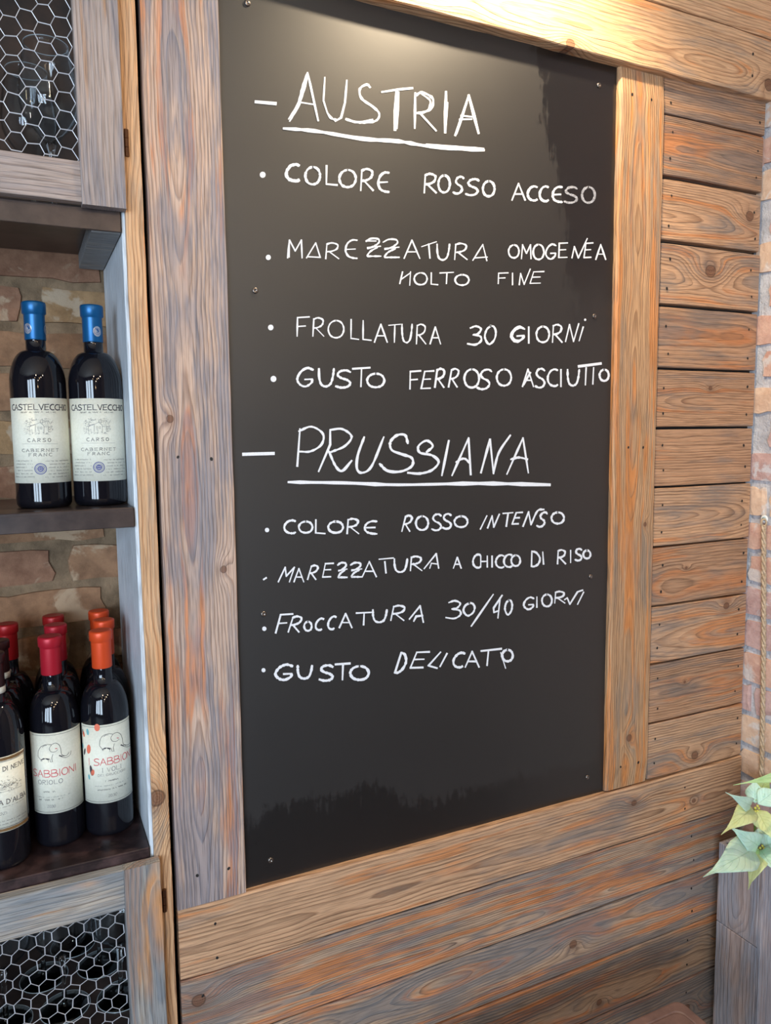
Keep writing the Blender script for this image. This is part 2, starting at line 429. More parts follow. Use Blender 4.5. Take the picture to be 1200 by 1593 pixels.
def lay_bricks(wall, meshes, u0, u1, z0, z1, place, seed, length=.235, hgt=.0565, jh=.016, zoff=0.0, jv=.016, uoff=0.0):
    rnd = random.Random(seed); row = 0; z = z0 + zoff
    while z + hgt / 2 < z1:
        x = u0 - (length / 2 if row % 2 else 0) + uoff + rnd.uniform(-.012, .012)
        while x < u1:
            L = length * rnd.uniform(.9, 1.04)
            a, b = max(x, u0), min(x + L, u1)
            if b - a > .03:
                o = bpy.data.objects.new('brick', rnd.choice(meshes)); link(o, wall)
                place(o, (a + b) / 2, z + hgt / 2 + rnd.uniform(-.002, .002), b - a, hgt * rnd.uniform(.92, 1.03), rnd)
            x += L + jv * rnd.uniform(.8, 1.5)
        z += hgt + jh; row += 1

wall_back = struct(box('wall_back', -4.2, RW + .2, BW, BW + .2, 0, 2.9, M['mortar']))
bb = brick_mesh([brick_mat('brick_tan', (118, 86, 62), (152, 114, 84), (172, 146, 118)),
                 brick_mat('brick_ochre', (122, 94, 64), (156, 124, 88), (168, 148, 124)),
                 brick_mat('brick_rose_brown', (114, 78, 58), (146, 108, 84), (168, 144, 118))], 3)
def place_back(o, u, z, L, h, rnd):
    o.matrix_basis = Matrix(((L, 0, 0, u), (0, 0, -.009, BW - .001), (0, h, 0, z), (0, 0, 0, 1)))
lay_bricks(wall_back, bb, -.62, .30, .40, 2.45, place_back, 5, zoff=.0067, jv=.028)

struct(box('wall_added_right', RW + .15, RW + .2, -3.9, -.82, 0, 2.9, M['far_wall'], None))  # unseen wall, added dark and set back to dim the board's reflection
wall_right = struct(box('wall_right', RW, RW + .2, -.8, BW, 0, 2.9, M['mortar_pale']))
br = brick_mesh([brick_mat('brick_pink', (196, 150, 134), (220, 182, 162), (214, 204, 198)),
                 brick_mat('brick_peach', (208, 172, 146), (228, 198, 172), (220, 212, 206)),
                 brick_mat('brick_mauve', (178, 142, 136), (206, 174, 168), (208, 202, 204))], 3)
def place_right(o, u, z, L, h, rnd):
    o.matrix_basis = Matrix(((0, 0, -.010, RW - .001), (L, 0, 0, u), (0, h, 0, z), (0, 0, 0, 1)))
lay_bricks(wall_right, br, -.78, .022, .02, 2.86, place_right, 11, length=.21, hgt=.0555, jh=.0172, zoff=.012)

# near-black sheet added so plank gaps look shaded, and the planks of the panelling
box('gap_shade_backing', .178, RW - .004, .024, .034, 0, 2.9, M['dark'], wall_back)
zs = [2.135, 2.048, 1.934, 1.8145, 1.6935, 1.5715, 1.455, 1.337, 1.2165, 1.0945, .9745, .8485, .7290]
gaps = [0, .004, .0075, .0075, .0065, .0055, .0050, .0045, .0042, .0036, .0036, .0034, .0022]
prm = [ # pal, v0, h0, slope, wander, sp, knot, second knot, orange, grey
    ('brown', .08, .06, .02, .05, .0038, None, None, .25, .70),
    ('brown', .0, .012, .0, .05, .0034, None, None, .75, .55),
    ('mid', -.01, .02, .12, .05, .0046, (.105, .012, .010), None, .45, .40),
    ('mid', .0, .03, .0, .06, .0044, (-.005, .014, .012), None, .60, .45),
    ('brown', .01, .04, .05, .03, .0060, None, None, .65, .35),
    ('brown', -.005, .010, .0, .05, .0042, (.006, .022, .0045), None, .45, .25),
    ('brown', .055, .03, .0, .03, .0050, None, None, .45, .15),
    ('mid', .0, .012, .10, .05, .0060, None, None, .40, .30),
    ('brown', -.02, .05, .02, .05, .0048, (-.045, .012, .003), None, .65, .30),
    ('mid', -.015, .012, -.10, .05, .0062, (.075, .040, .007), None, .70, .45),
    ('brown', .0, .02, .0, .05, .0044, (-.04, .012, .003), None, .60, .30),
    ('mid', -.045, .03, .0, .05, .0048, (-.005, -.032, .0085), None, .60, .30)]
for i in range(12):
    p = prm[i]; rr = random.Random(40 + i)
    m = wood('short_plank_%d' % i, p[0], 3.1 + i * 1.7, p[1], p[2], p[3], p[4], p[5], p[6], p[7], p[8] - .12, p[9])
    zt = zs[i] - gaps[i] / 2; zb = zs[i + 1] + gaps[i + 1] / 2
    yf = .0045 + rr.uniform(-.0008, .0012)
    xl, xr = 1.1315, 1.4065 + rr.uniform(-.002, .0022)
    pl = plank('plank', xl, xr, zb, zt, m, wall_back, yf, wob=.0004)
    for xn in (1.152, 1.386):
        for f in (.25, .72):
            if i == 0 and f > .5: continue
            nail(pl, xn + rr.uniform(-.006, .006), zb + (zt - zb) * (f + rr.uniform(-.04, .04)), yf)
zl = [.6095, .4865, .3705, .2455, .124, .004]
low = [('cool', -.03, .010, .0, .09, .0040, (-.589, .022, .0095), None, .90, .50),
       ('cool', .02, .025, .0, .10, .0048, (.15, .0, .008), None, .75, .68),
       ('cool', -.02, .020, .02, .10, .0050, (.22, -.03, .006), (.57, .01, .007), .75, .58),
       ('cool', .0, .03, .0, .08, .0050, (.47, -.01, .009), None, .5, .85),
       ('cool', .0, .03, .0, .08, .0050, None, None, .40, .8)]
for i in range(5):
    p = low[i]
    m = wood('long_plank_%d' % i, p[0], 31.3 + i * 2.3, p[1], p[2], p[3], p[4], p[5], p[6], p[7], p[8], p[9])
    pl = plank('plank', .1745, 1.405, zl[i + 1] + .0012, zl[i] - .0012, m, wall_back, .0012, bev=.0025, wob=.0006)
    for xn in (.208, .21, 1.262):
        for f in (.27, .73):
            if xn == .21: continue
            nail(pl, xn + random.uniform(-.006, .006), zl[i + 1] + (zl[i] - zl[i + 1]) * f, .0012)

# broad boards framing the chalkboard
t1 = struct(plank('trim_1', .1745, .2815, .7275, 2.70, wood('left_board', 'greyrose', 11.5, .012, .015, .0, .07, .0050, (-.239, .036, .0050), (-.464, -.034, .0050), .62, .60, .9), None, 0, .0225, True, .0012, .0005))
for x, y in ((277, 711), (329, 714), (307, 1362), (356, 1351)):
    q = at(x, y); nail(t1, q.x, q.z)
t2 = struct(plank('trim_2', 1.0185, 1.1285, .7290, 2.112, wood('right_board', 'honey', 21.2, .008, .012, .0, .06, .0046, (-.588, .0, .0065), (-.155, -.029, .0040), .80, .35), None, 0, .0125, True, .0045, .0004))
for x, y in ((984, 147), (1014, 155), (978, 696), (1001, 696), (966, 1193), (993.6, 1186)):
    q = at(x, y); nail(t2, q.x, q.z)
HY = -.0115
zh0, zh1 = at(900, 76, HY).z, at(1100, 29, HY).z
t3 = struct(plank('trim_3', .2825, 1.4145, zh0, zh1 - .001, wood('header_board', 'warm', 27.7, -.02, .012, .0, .11, .0062, (.545, -.030, .011), (.045, -.052, .008), .55, .12), None, HY, .034, False, .0018, .0012))
for x, y in ((1172, 84), (1171, 118)):
    q = at(x, y, HY); nail(t3, q.x, q.z, HY)
t4 = struct(plank('trim_4', .2825, 1.4145, zh1 + .001, zh1 + .125, wood('upper_board', 'warm', 51.2, .02, .02, .0, .06, .0060, None, None, .30, .15), None, HY, .034))
t5 = struct(plank('trim_5', .1745, 1.4075, .6108, .7268, wood('bottom_rail', 'mid', 62.4, -.012, .014, .0, .06, .0062, (.30, .022, .006), (.47, -.012, .0045), .42, .22), None, 0, .0225, False, .0028, .0004))
for x, y in ((335, 1437), (338, 1490), (1066, 1225), (1066, 1258)):
    q = at(x, y); nail(t5, q.x, q.z)
plank('plank', .2825, 1.4145, zh1 + .127, zh1 + .25, wood('upper_board_b', 'warm', 54.2, .02, .02, .0, .06, .0060), wall_back, HY, .034)
plank('plank', .2825, 1.4145, zh1 + .252, zh1 + .375, wood('upper_board_c', 'warm', 57.2, .02, .02, .0, .06, .0060), wall_back, HY, .034)

# ------------------------------------------------------------------ chalkboard
BY = .0117
def board_mat():
    m = new_mat('chalkboard_lacquer', (1, 1, 1, 1), .36, Specular_IOR_Level=1.0); N = NT(m.node_tree); b = m.node_tree.nodes['Principled BSDF']
    tc = N.n('ShaderNodeTexCoord').outputs['Object']
    sp = N.n('ShaderNodeSeparateXYZ'); m.node_tree.links.new(tc, sp.inputs[0]); x, y, z = sp.outputs
    n1 = N.noise(tc, scale=24, detail=5, rough=.7); n2 = N.noise(N.xyz(N.m('MULTIPLY', x, 90.), 0.0, N.m('MULTIPLY', z, 9.)), scale=1, detail=4, rough=.7)
    jag = N.m('MULTIPLY', N.m('SUBTRACT', N.m('MULTIPLY_ADD', n1, .5, N.m('MULTIPLY', n2, .5)), .5), .22)
    # wiped-clean corner at top right: film ends along a ragged curve
    e = N.m('ADD', N.m('ADD', x, N.m('MULTIPLY', N.m('SUBTRACT', z, 2.10), .22)), jag)
    top = N.m('MULTIPLY', N.ss(e, .825, .85), N.ss(N.m('ADD', z, N.m('MULTIPLY', jag, .6)), 1.60, 1.80))
    bot = N.m('SUBTRACT', 1.0, N.ss(N.m('ADD', N.m('ADD', z, N.m('MULTIPLY', jag, .9)), N.m('MULTIPLY', N.ss(x, .50, .60), .05)), .835, .86))
    wiped = N.m('MAXIMUM', N.m('MULTIPLY', top, .9), N.m('MULTIPLY', bot, .55))
    film = N.m('MULTIPLY', N.m('SUBTRACT', 1.0, wiped), N.m('MULTIPLY_ADD', N.noise(tc, scale=5, detail=3), .35, .82))
    speck = N.m('MULTIPLY', N.ss(N.noise(tc, scale=170, detail=3, rough=.8), .60, .72), N.m('SUBTRACT', 1.0, N.ss(x, .33, .44)))
    film = N.m('SUBTRACT', film, N.m('MULTIPLY', speck, .45), clamp=True)
    N.put(b.inputs['Base Color'], N.mix(film, lin((7, 7, 9)), lin((27, 25, 25))))
    N.put(b.inputs['Roughness'], N.m('MULTIPLY_ADD', film, .20, .27))
    bp = N.n('ShaderNodeBump'); bp.inputs['Strength'].default_value = .12; bp.inputs['Distance'].default_value = .0004
    N.put(bp.inputs['Height'], N.noise(tc, scale=60, detail=4)); N.put(b.inputs['Normal'], bp.outputs[0])
    return m
cb = empty('chalkboard', (.64, BY, 1.4))
tag(cb, 'tall black chalkboard with white handwriting, framed by wooden boards', 'chalkboard')
def child_of(o, root):
    o.parent = root; o.matrix_parent_inverse = Matrix.Translation(-root.location); return o
panel = box('panel', .276, 1.024, BY, BY + .010, .712, 2.135, board_mat()); child_of(panel, cb)
# screws
sv = None
for x, y in ((385, 5), (397, 452), (410, 955), (421, 1338), (932, 133), (925, 492), (919, 897), (914, 1209)):
    q = at(x, y, BY)
    if sv is None:
        o = lathe('screw', [(.0, .0), (.0042, .0), (.0042, .0008), (.0034, .0019), (.0016, .0022), (.0012, .0012), (0, .0012)], M['nail'], None, 14)
        sv = o
    else:
        o = bpy.data.objects.new('screw', sv.data); link(o)
    o.parent = cb
    o.matrix_basis = Matrix.Translation(Vector((q.x, BY, q.z)) - cb.location) @ Matrix.Rotation(PI / 2, 4, 'X') @ Matrix.Rotation(random.random() * 3, 4, 'Z') @ Matrix.Scale(1.1, 4)

# stroke alphabet, unit box, y down; leading ~ = curve
GL = {
 'A': '-0,1 .5,0 1,1|-.2,.64 .82,.64', 'B': '-.05,0 .05,1|~.05,0 .7,.02 .85,.25 .6,.45 .1,.48|~.1,.48 .8,.52 1,.75 .75,.98 .05,1',
 'C': '~1,.06 .7,.0 .3,.12 .03,.45 .1,.78 .42,.97 .8,1 1,.93', 'D': '-.1,0 .05,1|~.1,0 .6,.1 1,.45 .85,.8 .45,.98 .05,1',
 'E': '-.1,.03 .05,.98|-.1,.03 1,.0|-.1,.47 .8,.45|-.05,.98 .95,.96', 'e': '~1,.03 .6,.02 .2,.2 .02,.55 .2,.85 .6,.97 1,1|-.1,.52 .85,.5',
 'F': '-.08,.04 .05,1|-.08,.04 1,.0|-.1,.5 .7,.47', 'G': '~1,.1 .65,0 .25,.2 .02,.6 .2,.9 .55,1 .9,.8 .95,.62|-.5,.62 .95,.6',
 'H': '-.05,0 .05,1|-.95,0 .95,1|-.05,.5 .95,.48', 'I': '-.5,0 .5,1', 'L': '-.1,0 .08,.95 1,1', 'M': '-.0,1 .12,.02 .5,.62 .9,.02 .95,1',
 'N': '-.0,1 .1,.02 .85,.98 1,0', 'O': '~.5,0 .15,.15 .0,.5 .15,.87 .5,1 .85,.87 1,.5 .85,.13 .5,0', 'P': '-.1,.0 .05,1|~.1,.0 .7,.0 1,.25 .7,.52 .1,.55',
 'R': '-.12,.05 .03,1|~.1,.08 .5,.0 .92,.12 .85,.38 .5,.52 .12,.56|-.3,.56 1,1', 'S': '~.95,.1 .7,.0 .3,.05 .12,.26 .35,.44 .75,.56 .95,.75 .75,.95 .35,1 .0,.92',
 'T': '-.0,.06 1,.0|-.52,.04 .48,1', 'U': '~.03,0 .05,.5 .18,.88 .48,1 .78,.85 .93,.45 1,0', 'V': '-0,0 .5,1 1,0',
 'z': '~.0,.15 .35,.0 .8,.02 .88,.2 .55,.42 .1,.55|-.1,.5 .98,.42|~.75,.5 .3,.7 .1,.95 .4,.97 1,.97', 'Z': '-0,0 1,0 0,1 1,1',
 '3': '~.2,.1 .6,.0 .95,.15 .75,.4 .4,.47|~.4,.47 .9,.55 .95,.8 .55,1 .0,.95', '0': '~.55,0 .2,.2 .03,.6 .25,.95 .5,1 .85,.75 .97,.35 .8,.05 .5,0',
 "'": '-.6,0 .5,.25', 'j': '-.5,.0 .5,1'}
def smooth(pts, n=5):
    if len(pts) < 3: return pts
    out = []; closed = (Vector(pts[0]) - Vector(pts[-1])).length < 1e-6
    P = [Vector(p) for p in pts]
    for i in range(len(P) - 1):
        p0 = P[i - 1] if i > 0 else (P[-2] if closed else P[0] * 2 - P[1]); p1, p2 = P[i], P[i + 1]
        p3 = P[i + 2] if i + 2 < len(P) else (P[1] if closed else P[-1] * 2 - P[-2])
        for k in range(n):
            t = k / n
            out.append(.5 * ((2 * p1) + (p2 - p0) * t + (2 * p0 - 5 * p1 + 4 * p2 - p3) * t * t + (3 * p1 - p0 - 3 * p2 + p3) * t ** 3))
    out.append(P[-1]); return out
def parse(s):
    kind = s[0]; pts = [tuple(float(a) for a in q.split(',')) for q in s[1:].replace(';', ' ').split()]
    return smooth(pts) if kind == '~' else [Vector(p) for p in pts]
def ribbon(pts, w, vs, fs, fn, jit=.12, rnd=random):
    """flat stroke of width w (same units as pts) mapped by fn(x,y,lift) to 3-D"""
    P = [Vector((p[0], p[1])) for p in pts]
    Q = [P[0]]
    for p in P[1:]:
        if (p - Q[-1]).length > 1e-5: Q.append(p)
    if len(Q) < 2: return
    for i in range(1, len(Q) - 1):
        if (Q[i] - Q[i - 1]).normalized().dot((Q[i + 1] - Q[i]).normalized()) < .35:
            ribbon(Q[:i + 1], w, vs, fs, fn, jit, rnd); ribbon(Q[i:], w, vs, fs, fn, jit, rnd); return
    # subdivide long straight pieces a little
    P = [Q[0]]
    for p in Q[1:]:
        d = (p - P[-1]).length; k = max(1, int(d / (w * 5)))
        a = P[-1]
        for i in range(1, k + 1): P.append(a.lerp(p, i / k))
    b0 = len(vs); L = len(P)
    d0 = (P[0] - P[1]).normalized() * w * .3; d1 = (P[-1] - P[-2]).normalized() * w * .3
    lift = rnd.uniform(0, 1)
    for i, p in enumerate(P):
        t = (P[min(i + 1, L - 1)] - P[max(i - 1, 0)]); t.normalize()
        nrm = Vector((-t.y, t.x)); ww = w * (.5 + rnd.uniform(-jit, jit) * .5)
        if i in (0, L - 1): ww *= .72
        # mitre
        if 0 < i < L - 1:
            c = abs(t.dot((P[i + 1] - P[i]).normalized())); ww /= max(c, .55)
        q = p + (d0 if i == 0 else d1 if i == L - 1 else Vector((0, 0)))
        vs.append(fn(*(q + nrm * ww), lift)); vs.append(fn(*(q - nrm * ww), lift))
    for i in range(L - 1):
        a = b0 + 2 * i; fs.append((a, a + 1, a + 3, a + 2))
def dotpoly(c, r, vs, fs, fn, n=12):
    b0 = len(vs)
    for k in range(n): vs.append(fn(c[0] + r * math.cos(2 * PI * k / n), c[1] + r * 1.05 * math.sin(2 * PI * k / n), .5))
    fs.append(tuple(range(b0, b0 + n)))
def on_board(x, y, l=0.):
    p = at(x, y, BY); return (p.x, BY - .0003 - .0003 * l, p.z)
def write(label, items, mat='chalk', gap=11):
    """items: (offx, offy, scale, width_px, 'tok tok ...'); every word, dash, bullet and underline becomes a part"""
    rnd = random.Random(len(label)); chunks = []          # (xmin, xmax, kind, [(pts, w)] or dot)
    for ox, oy, s, w, text in items:
        for tok in text.split('  '):
            tok = tok.strip()
            if not tok: continue
            if tok[0] in '~-':
                ww = w
                if tok[1] == '*': ww = w * float(tok[2:4]) / 10; tok = tok[0] + tok[4:]
                st = [([(ox + p[0] / s, oy + p[1] / s) for p in parse(tok)], ww)]
            elif tok[0] == '.':
                a = [float(q) for q in tok[1:].split(',')]; c = (ox + a[0] / s, oy + a[1] / s)
                chunks.append([c[0] - a[2], c[0] + a[2], 'dot', [(c, a[2])]]); continue
            else:
                ch = tok[0]; a = [float(q) for q in tok[2:].split(',')]; sh = a[4] if len(a) > 4 else 0; st = []
                for g in GL[ch].split('|'):
                    st.append(([(ox + (a[0] + p[0] * (a[2] - a[0] - sh) + (1 - p[1]) * sh) / s, oy + (a[1] + p[1] * (a[3] - a[1])) / s) for p in parse(g)], w))
            xs_ = [p[0] for q, _ in st for p in q]
            chunks.append([min(xs_), max(xs_), 'line' if max(xs_) - min(xs_) > 150 else 'glyph', st])
    words = [c for c in chunks if c[2] == 'line']
    run = None
    for c in sorted([c for c in chunks if c[2] != 'line'], key=lambda c: c[0]):
        if run and c[0] < run[1] + gap: run[1] = max(run[1], c[1]); run[3] += [('dot', d) for d in c[3]] if c[2] == 'dot' else c[3]; run[2] = 'glyph'
        else:
            run = [c[0], c[1], c[2], ([('dot', d) for d in c[3]] if c[2] == 'dot' else list(c[3]))]; words.append(run)
    for wd in words:
        vs, fs = [], []
        for q in wd[3]:
            if q[0] == 'dot': dotpoly(q[1][0], q[1][1], vs, fs, on_board)
            else: ribbon(q[0], q[1], vs, fs, on_board, .28, rnd)
        wide = wd[1] - wd[0]
        nm = 'underline' if wd[2] == 'line' else 'bullet_point' if wd[2] == 'dot' or wide < 7 else 'dash' if wd[1] < 432 and wide > 25 else 'handwriting'
        o = mesh_obj(nm, vs, fs, M[mat]); child_of(o, cb)
        if nm == 'handwriting': o['kind'] = 'stuff'; o['label'] = label
write('underlined heading AUSTRIA', [(380, 100, 3, 2.6,
  '-*2855,176 145,184  ~*14208,255 250,190 272,110 295,40  ~*10212,266 252,200 280,120 297,48  -*12296,40 320,150 345,264  -*16262,178 325,188  -*12376,62 370,170 388,228 425,266 452,250 470,180 479,75  ~*10375,190 400,250 428,256'
  '  ~*14588,108 572,95 540,115 548,160 600,198 630,230 618,262 570,272 520,270 475,256  ~*10480,262 540,268 600,258  -*17643,130 720,118 785,112  -*22712,130 704,306  -*10722,130 714,300'
  '  -*16798,135 796,298  ~*15798,148 830,132 880,160 872,205 835,225 800,228  ~*10830,140 868,170 862,205  -*17820,228 895,310  -*20942,130 938,318  -*12950,180 940,310'
  '  -*16985,332 1015,250 1048,145  -*11992,325 1040,180  -*161048,145 1094,322  -*121012,240 1068,246  -*121005,258 1062,256'
  + '  ~*21185,300 330,312 550,348 720,360 870,384 1118,402  -*11850,374 1118,394')])
write('line reading COLORE ROSSO ACCESO', [
  (390, 240, 4, 3.6, '.75,128,4.6  C:218,62,303,170  C:224,66,300,164  O:340,80,432,188  L:465,72,538,192  O:552,98,655,205  R:683,92,762,225  e:793,112,860,235'),
  (650, 250, 4, 3.4, 'R:38,82,115,200  O:128,92,200,198  S:220,100,290,205,15  S:298,115,385,215,10  O:405,128,478,222  A:587,143,668,245  C:683,160,742,248  C:758,160,812,252  e:838,162,898,258')])
write('smudged last letters of ACCESO', [(650, 250, 4, 3.4, 'S:912,165,995,262  O:1022,165,1102,262')], 'chalk_faint')
write('line reading MAREZZATURA OMOGENEA', [
  (400, 360, 4, 2.7, '.70,162,4  M:190,52,285,165  -*10200,62 200,160  -308,165 365,72 393,162 320,158  R:425,72,508,170  e:548,52,622,168  -*10555,90 552,130 575,160  z:678,45,770,158  -*10690,60 740,60  z:785,50,885,165  A:915,55,1012,168  -1025,95 1115,65  -*141068,80 1076,165'),
  (660, 360, 4, 2.7, 'U:78,80,158,178  R:187,75,267,175  -303,180 365,82 390,182  -318,165 392,160  O:525,85,590,165  M:605,82,668,170  O:678,82,745,175  G:755,80,820,172  E:835,72,892,165  -920,165 935,95 960,165 1015,45  E:992,72,1050,165,10'),
  (660, 360, 4, 2.4, 'A:1068,82,1130,175')])
write('line reading MOLTO FINE', [
  (400, 360, 4, 2.6, '-888,325 905,252  -895,300 952,260  -955,252 950,335  O:978,258,1058,332  L:1080,258,1125,332'),
  (660, 360, 4, 2.6, 'T:98,255,182,325  O:192,270,278,335  F:458,258,522,325  I:545,260,555,332  -592,332 600,262 622,330 660,235  E:655,250,745,325,20')])
write('line reading FROLLATURA 30 GIORNI', [
  (400, 480, 4, 2.6, '.85,118,4.3  F:245,52,325,172  R:345,58,415,172  O:443,75,540,182  L:580,68,632,192  L:655,75,710,198  A:730,98,810,210  T:820,98,892,210  U:900,98,965,212  R:990,98,1050,220  A:1077,115,1142,220'),
  (660, 480, 4, 3.0, '3:270,110,358,225  0:375,108,448,220  G:545,120,625,200  G:538,112,618,208  I:648,115,654,215  O:698,112,778,210  R:797,100,858,210  -880,205 905,100 930,205 962,95  -965,200 990,115  .1002,70,1.8')])
write('line reading GUSTO FERROSO ASCIUTTO', [
  (400, 550, 4, 3.5, '.102,158,4.6  G:248,90,348,205  U:382,95,478,205  S:490,105,585,212  T:595,88,702,205  O:685,125,792,210  F:948,108,1018,220  E:1018,108,1100,220,20  R:1105,95,1172,210,10'),
  (660, 550, 4, 3.2, 'R:65,95,130,208,10  R:150,95,220,208,15  O:250,98,342,212  S:328,100,425,222,20  O:452,98,542,200  A:612,98,680,205  -*16620,190 660,120  S:692,95,752,212  C:768,98,830,202  I:848,100,855,205  U:890,100,965,200  -*15962,80 1100,62  -*091008,88 1003,195  -*091055,88 1050,190  O:1092,100,1149,170')])
write('underlined heading PRUSSIANA', [(370, 650, 2.4, 3.4,
  '-*2422,136 132,133  -*12232,42 222,180  ~*10228,50 275,33 318,60 312,100 272,125 232,126  -*10345,46 345,100 302,200  ~*10345,45 390,42 425,70 400,105 355,125 340,130  ~*11340,125 365,180 390,198 425,160'
  '  ~*11472,72 448,140 445,190 465,205 500,180 545,72  ~*12635,95 625,65 595,65 570,90 575,120 610,135 650,150 650,180 610,200 560,198 530,172  ~*11705,128 728,105 705,85 675,105 680,130 725,140 750,165 725,195 680,208 635,205'
  '  -*10788,85 762,215  -*10862,75 800,215  -*11862,80 870,212  ~*10815,165 845,152 868,170  -*10942,80 908,205  -*11942,80 955,208  ~*10955,205 975,130 1018,65'
  '  -*101065,75 1005,210  -*101065,75 1085,205  ~*101020,155 1050,148 1082,155  ~*16190,240 400,243 600,250 900,245 1165,250')])
write('line reading COLORE ROSSO INTENSO', [
  (400, 780, 4, 3.3, '.62,178,3.4  C:168,118,238,198  O:260,125,345,195  L:360,115,422,200  O:443,125,535,195  R:558,108,632,200  e:668,122,745,202  R:900,88,970,185,20'),
  (640, 780, 4, 3.1, 'O:28,92,105,178  S:128,80,188,180  S:195,78,250,170  O:268,92,350,160  -430,172 470,90  -475,165 503,90 513,160 548,80  T:562,70,632,155,10  E:625,68,692,142,25  -695,155 730,65 745,145  ~745,145 785,60 825,50  S:780,68,850,158,25  O:872,68,950,138')])
write('line reading MAREZZATURA A CHICCO DI RISO', [
  (400, 780, 4, 3.0, '-*1542,485 56,476  M:132,408,240,500,35  A:230,418,290,500  R:313,398,385,485,20  E:405,385,475,472,15  z:502,382,560,475  z:582,382,652,472  A:655,375,742,468  -760,360 848,352  -795,375 802,445  U:852,358,935,440  R:952,342,1025,430  -1040,418 1115,325 1130,415  -1075,415 1085,385 1125,390'),
  (640, 780, 4, 3.0, 'A:262,348,310,415  C:383,330,430,412  H:430,340,475,408  I:500,340,505,408  C:525,335,575,412  C:575,330,625,408  O:622,335,678,402  D:745,310,800,405  -818,315 823,390  R:908,302,960,388  I:988,305,995,380  S:1020,295,1062,368  O:1070,305,1115,355')])
write('line reading FROCCATURA 30/40 GIORNI', [
  (400, 910, 4, 3.2, '.45,272,3.4  F:112,180,222,298,30  R:192,195,285,292,25  O:293,228,340,285  C:358,208,415,280,15  C:435,195,492,275,15  A:512,178,590,265  T:618,170,712,248  U:718,155,808,232  R:830,128,925,220,12  -948,212 1015,130 1035,232  -975,225 990,195 1030,190'),
  (600, 910, 3.75, 2.9, '3:352,92,440,195  0:452,105,522,178  -628,55 500,240  -680,60 630,135 632,160 660,150  -668,75 655,192  0:695,88,740,172  G:805,72,865,142  I:880,70,885,130  O:912,55,970,125  R:985,38,1045,105  -1045,85 1060,75 1075,112 1120,40 1150,30  -1155,42 1120,112')])
write('line reading GUSTO DELICATO', [
  (400, 910, 4, 4.0, '.40,530,3.2  G:112,495,220,590  U:250,502,342,582  S:388,500,475,595  T:488,488,578,588  O:580,505,695,590'),
  (600, 910, 3.75, 3.7, 'D:52,395,135,512,35  E:140,390,255,485,35  -320,392 250,470 300,485  -358,400 318,475  C:388,395,462,480,15  A:465,388,545,478  -558,385 675,372  -600,385 592,468  O:680,378,742,445  -*08672,395 700,485')])

# ------------------------------------------------------------------ wine cabinet
SX = .138                                    # inner face of the right side panel
cab = empty('wine_cabinet', (-.14, 0, 0))
tag(cab, 'tall rustic wooden wine cabinet with open shelves and chicken wire doors', 'cabinet')
def incab(o): o.parent = cab; o.matrix_basis = Matrix.Translation(-cab.location) @ o.matrix_basis; return o
def cabplank(name, x0, x1, z0, z1, mat, yf, th, vertical, parent=None, **kw):
    o = plank(name, x0, x1, z0, z1, mat, None, yf, th, vertical, **kw)
    ml = o.matrix_basis.copy(); o.parent = parent or cab
    o.matrix_basis = Matrix.Translation(-cab.location) @ ml if parent is None else ml
    return o
# side panels: boards seen from inside; local x along height, local y = world Y, local z = world x
def side(x0, x1, mat, label=None):
    o = box('side_panel', -1.3, 1.3, -.1325, .1325, -(x1 - x0) / 2, (x1 - x0) / 2, mat, None, .001)
    o.parent = cab
    o.matrix_basis = Matrix.Translation(-cab.location) @ Matrix(((0, 0, 1, (x0 + x1) / 2), (0, 1, 0, .1365), (1, 0, 0, 1.3), (0, 0, 0, 1)))
    return o
side(SX, .1665, wood('cabinet_side', 'side', 71., .03, .05, 0, .05, .006, orange=.05, grey=1.1, contrast=.6))
side(-.448, -.4195, wood('cabinet_side_b', 'grey', 75., .03, .05, 0, .05, .006, orange=.05, grey=1.1, contrast=.6))
fs_ = cabplank('front_strip', .1425, .1672, .002, 2.6, wood('front_strip', 'warm', 77.3, -.03, .05, 0, .05, .0030, (-.385, .004, .011), None, .42, .30), -.0035, .007, True, bev=.001, wob=.0005)
fs_['label'] = 'narrow orange-tan upright strip'
cabplank('front_strip', -.448, -.4235, .002, 2.6, wood('front_strip_b', 'warm', 79.3, -.03, .05, 0, .05, .0030), -.0035, .007, True, bev=.001)
wc = wood('batten_grey', 'grey', 81.3, .0, .03, 0, .05, .004, orange=.0, grey=1.0)
for zt, mt in ((1.757, 'steel_dark'), (1.350, 'steel_dark'), (.841, 'steel_shelf')):
    hh = .029 if zt > 1.7 else .028 if zt > 1 else .0205
    bm = box_bm(-.4185, SX - .0012, -.001, .262, zt - .006, zt, .0012)
    box_bm(-.4185, SX - .0012, -.0012, .003, zt - hh, zt - .004, .0008, bm)
    incab(bm_obj('shelf', bm, M[mt]))
    for xa, xb in ((.099, SX - .0015), (-.418, -.380)):
        q = cabplank('batten', xa, xb, zt - hh - .001, zt - .0065, wc, .006, .25, False, bev=.001)
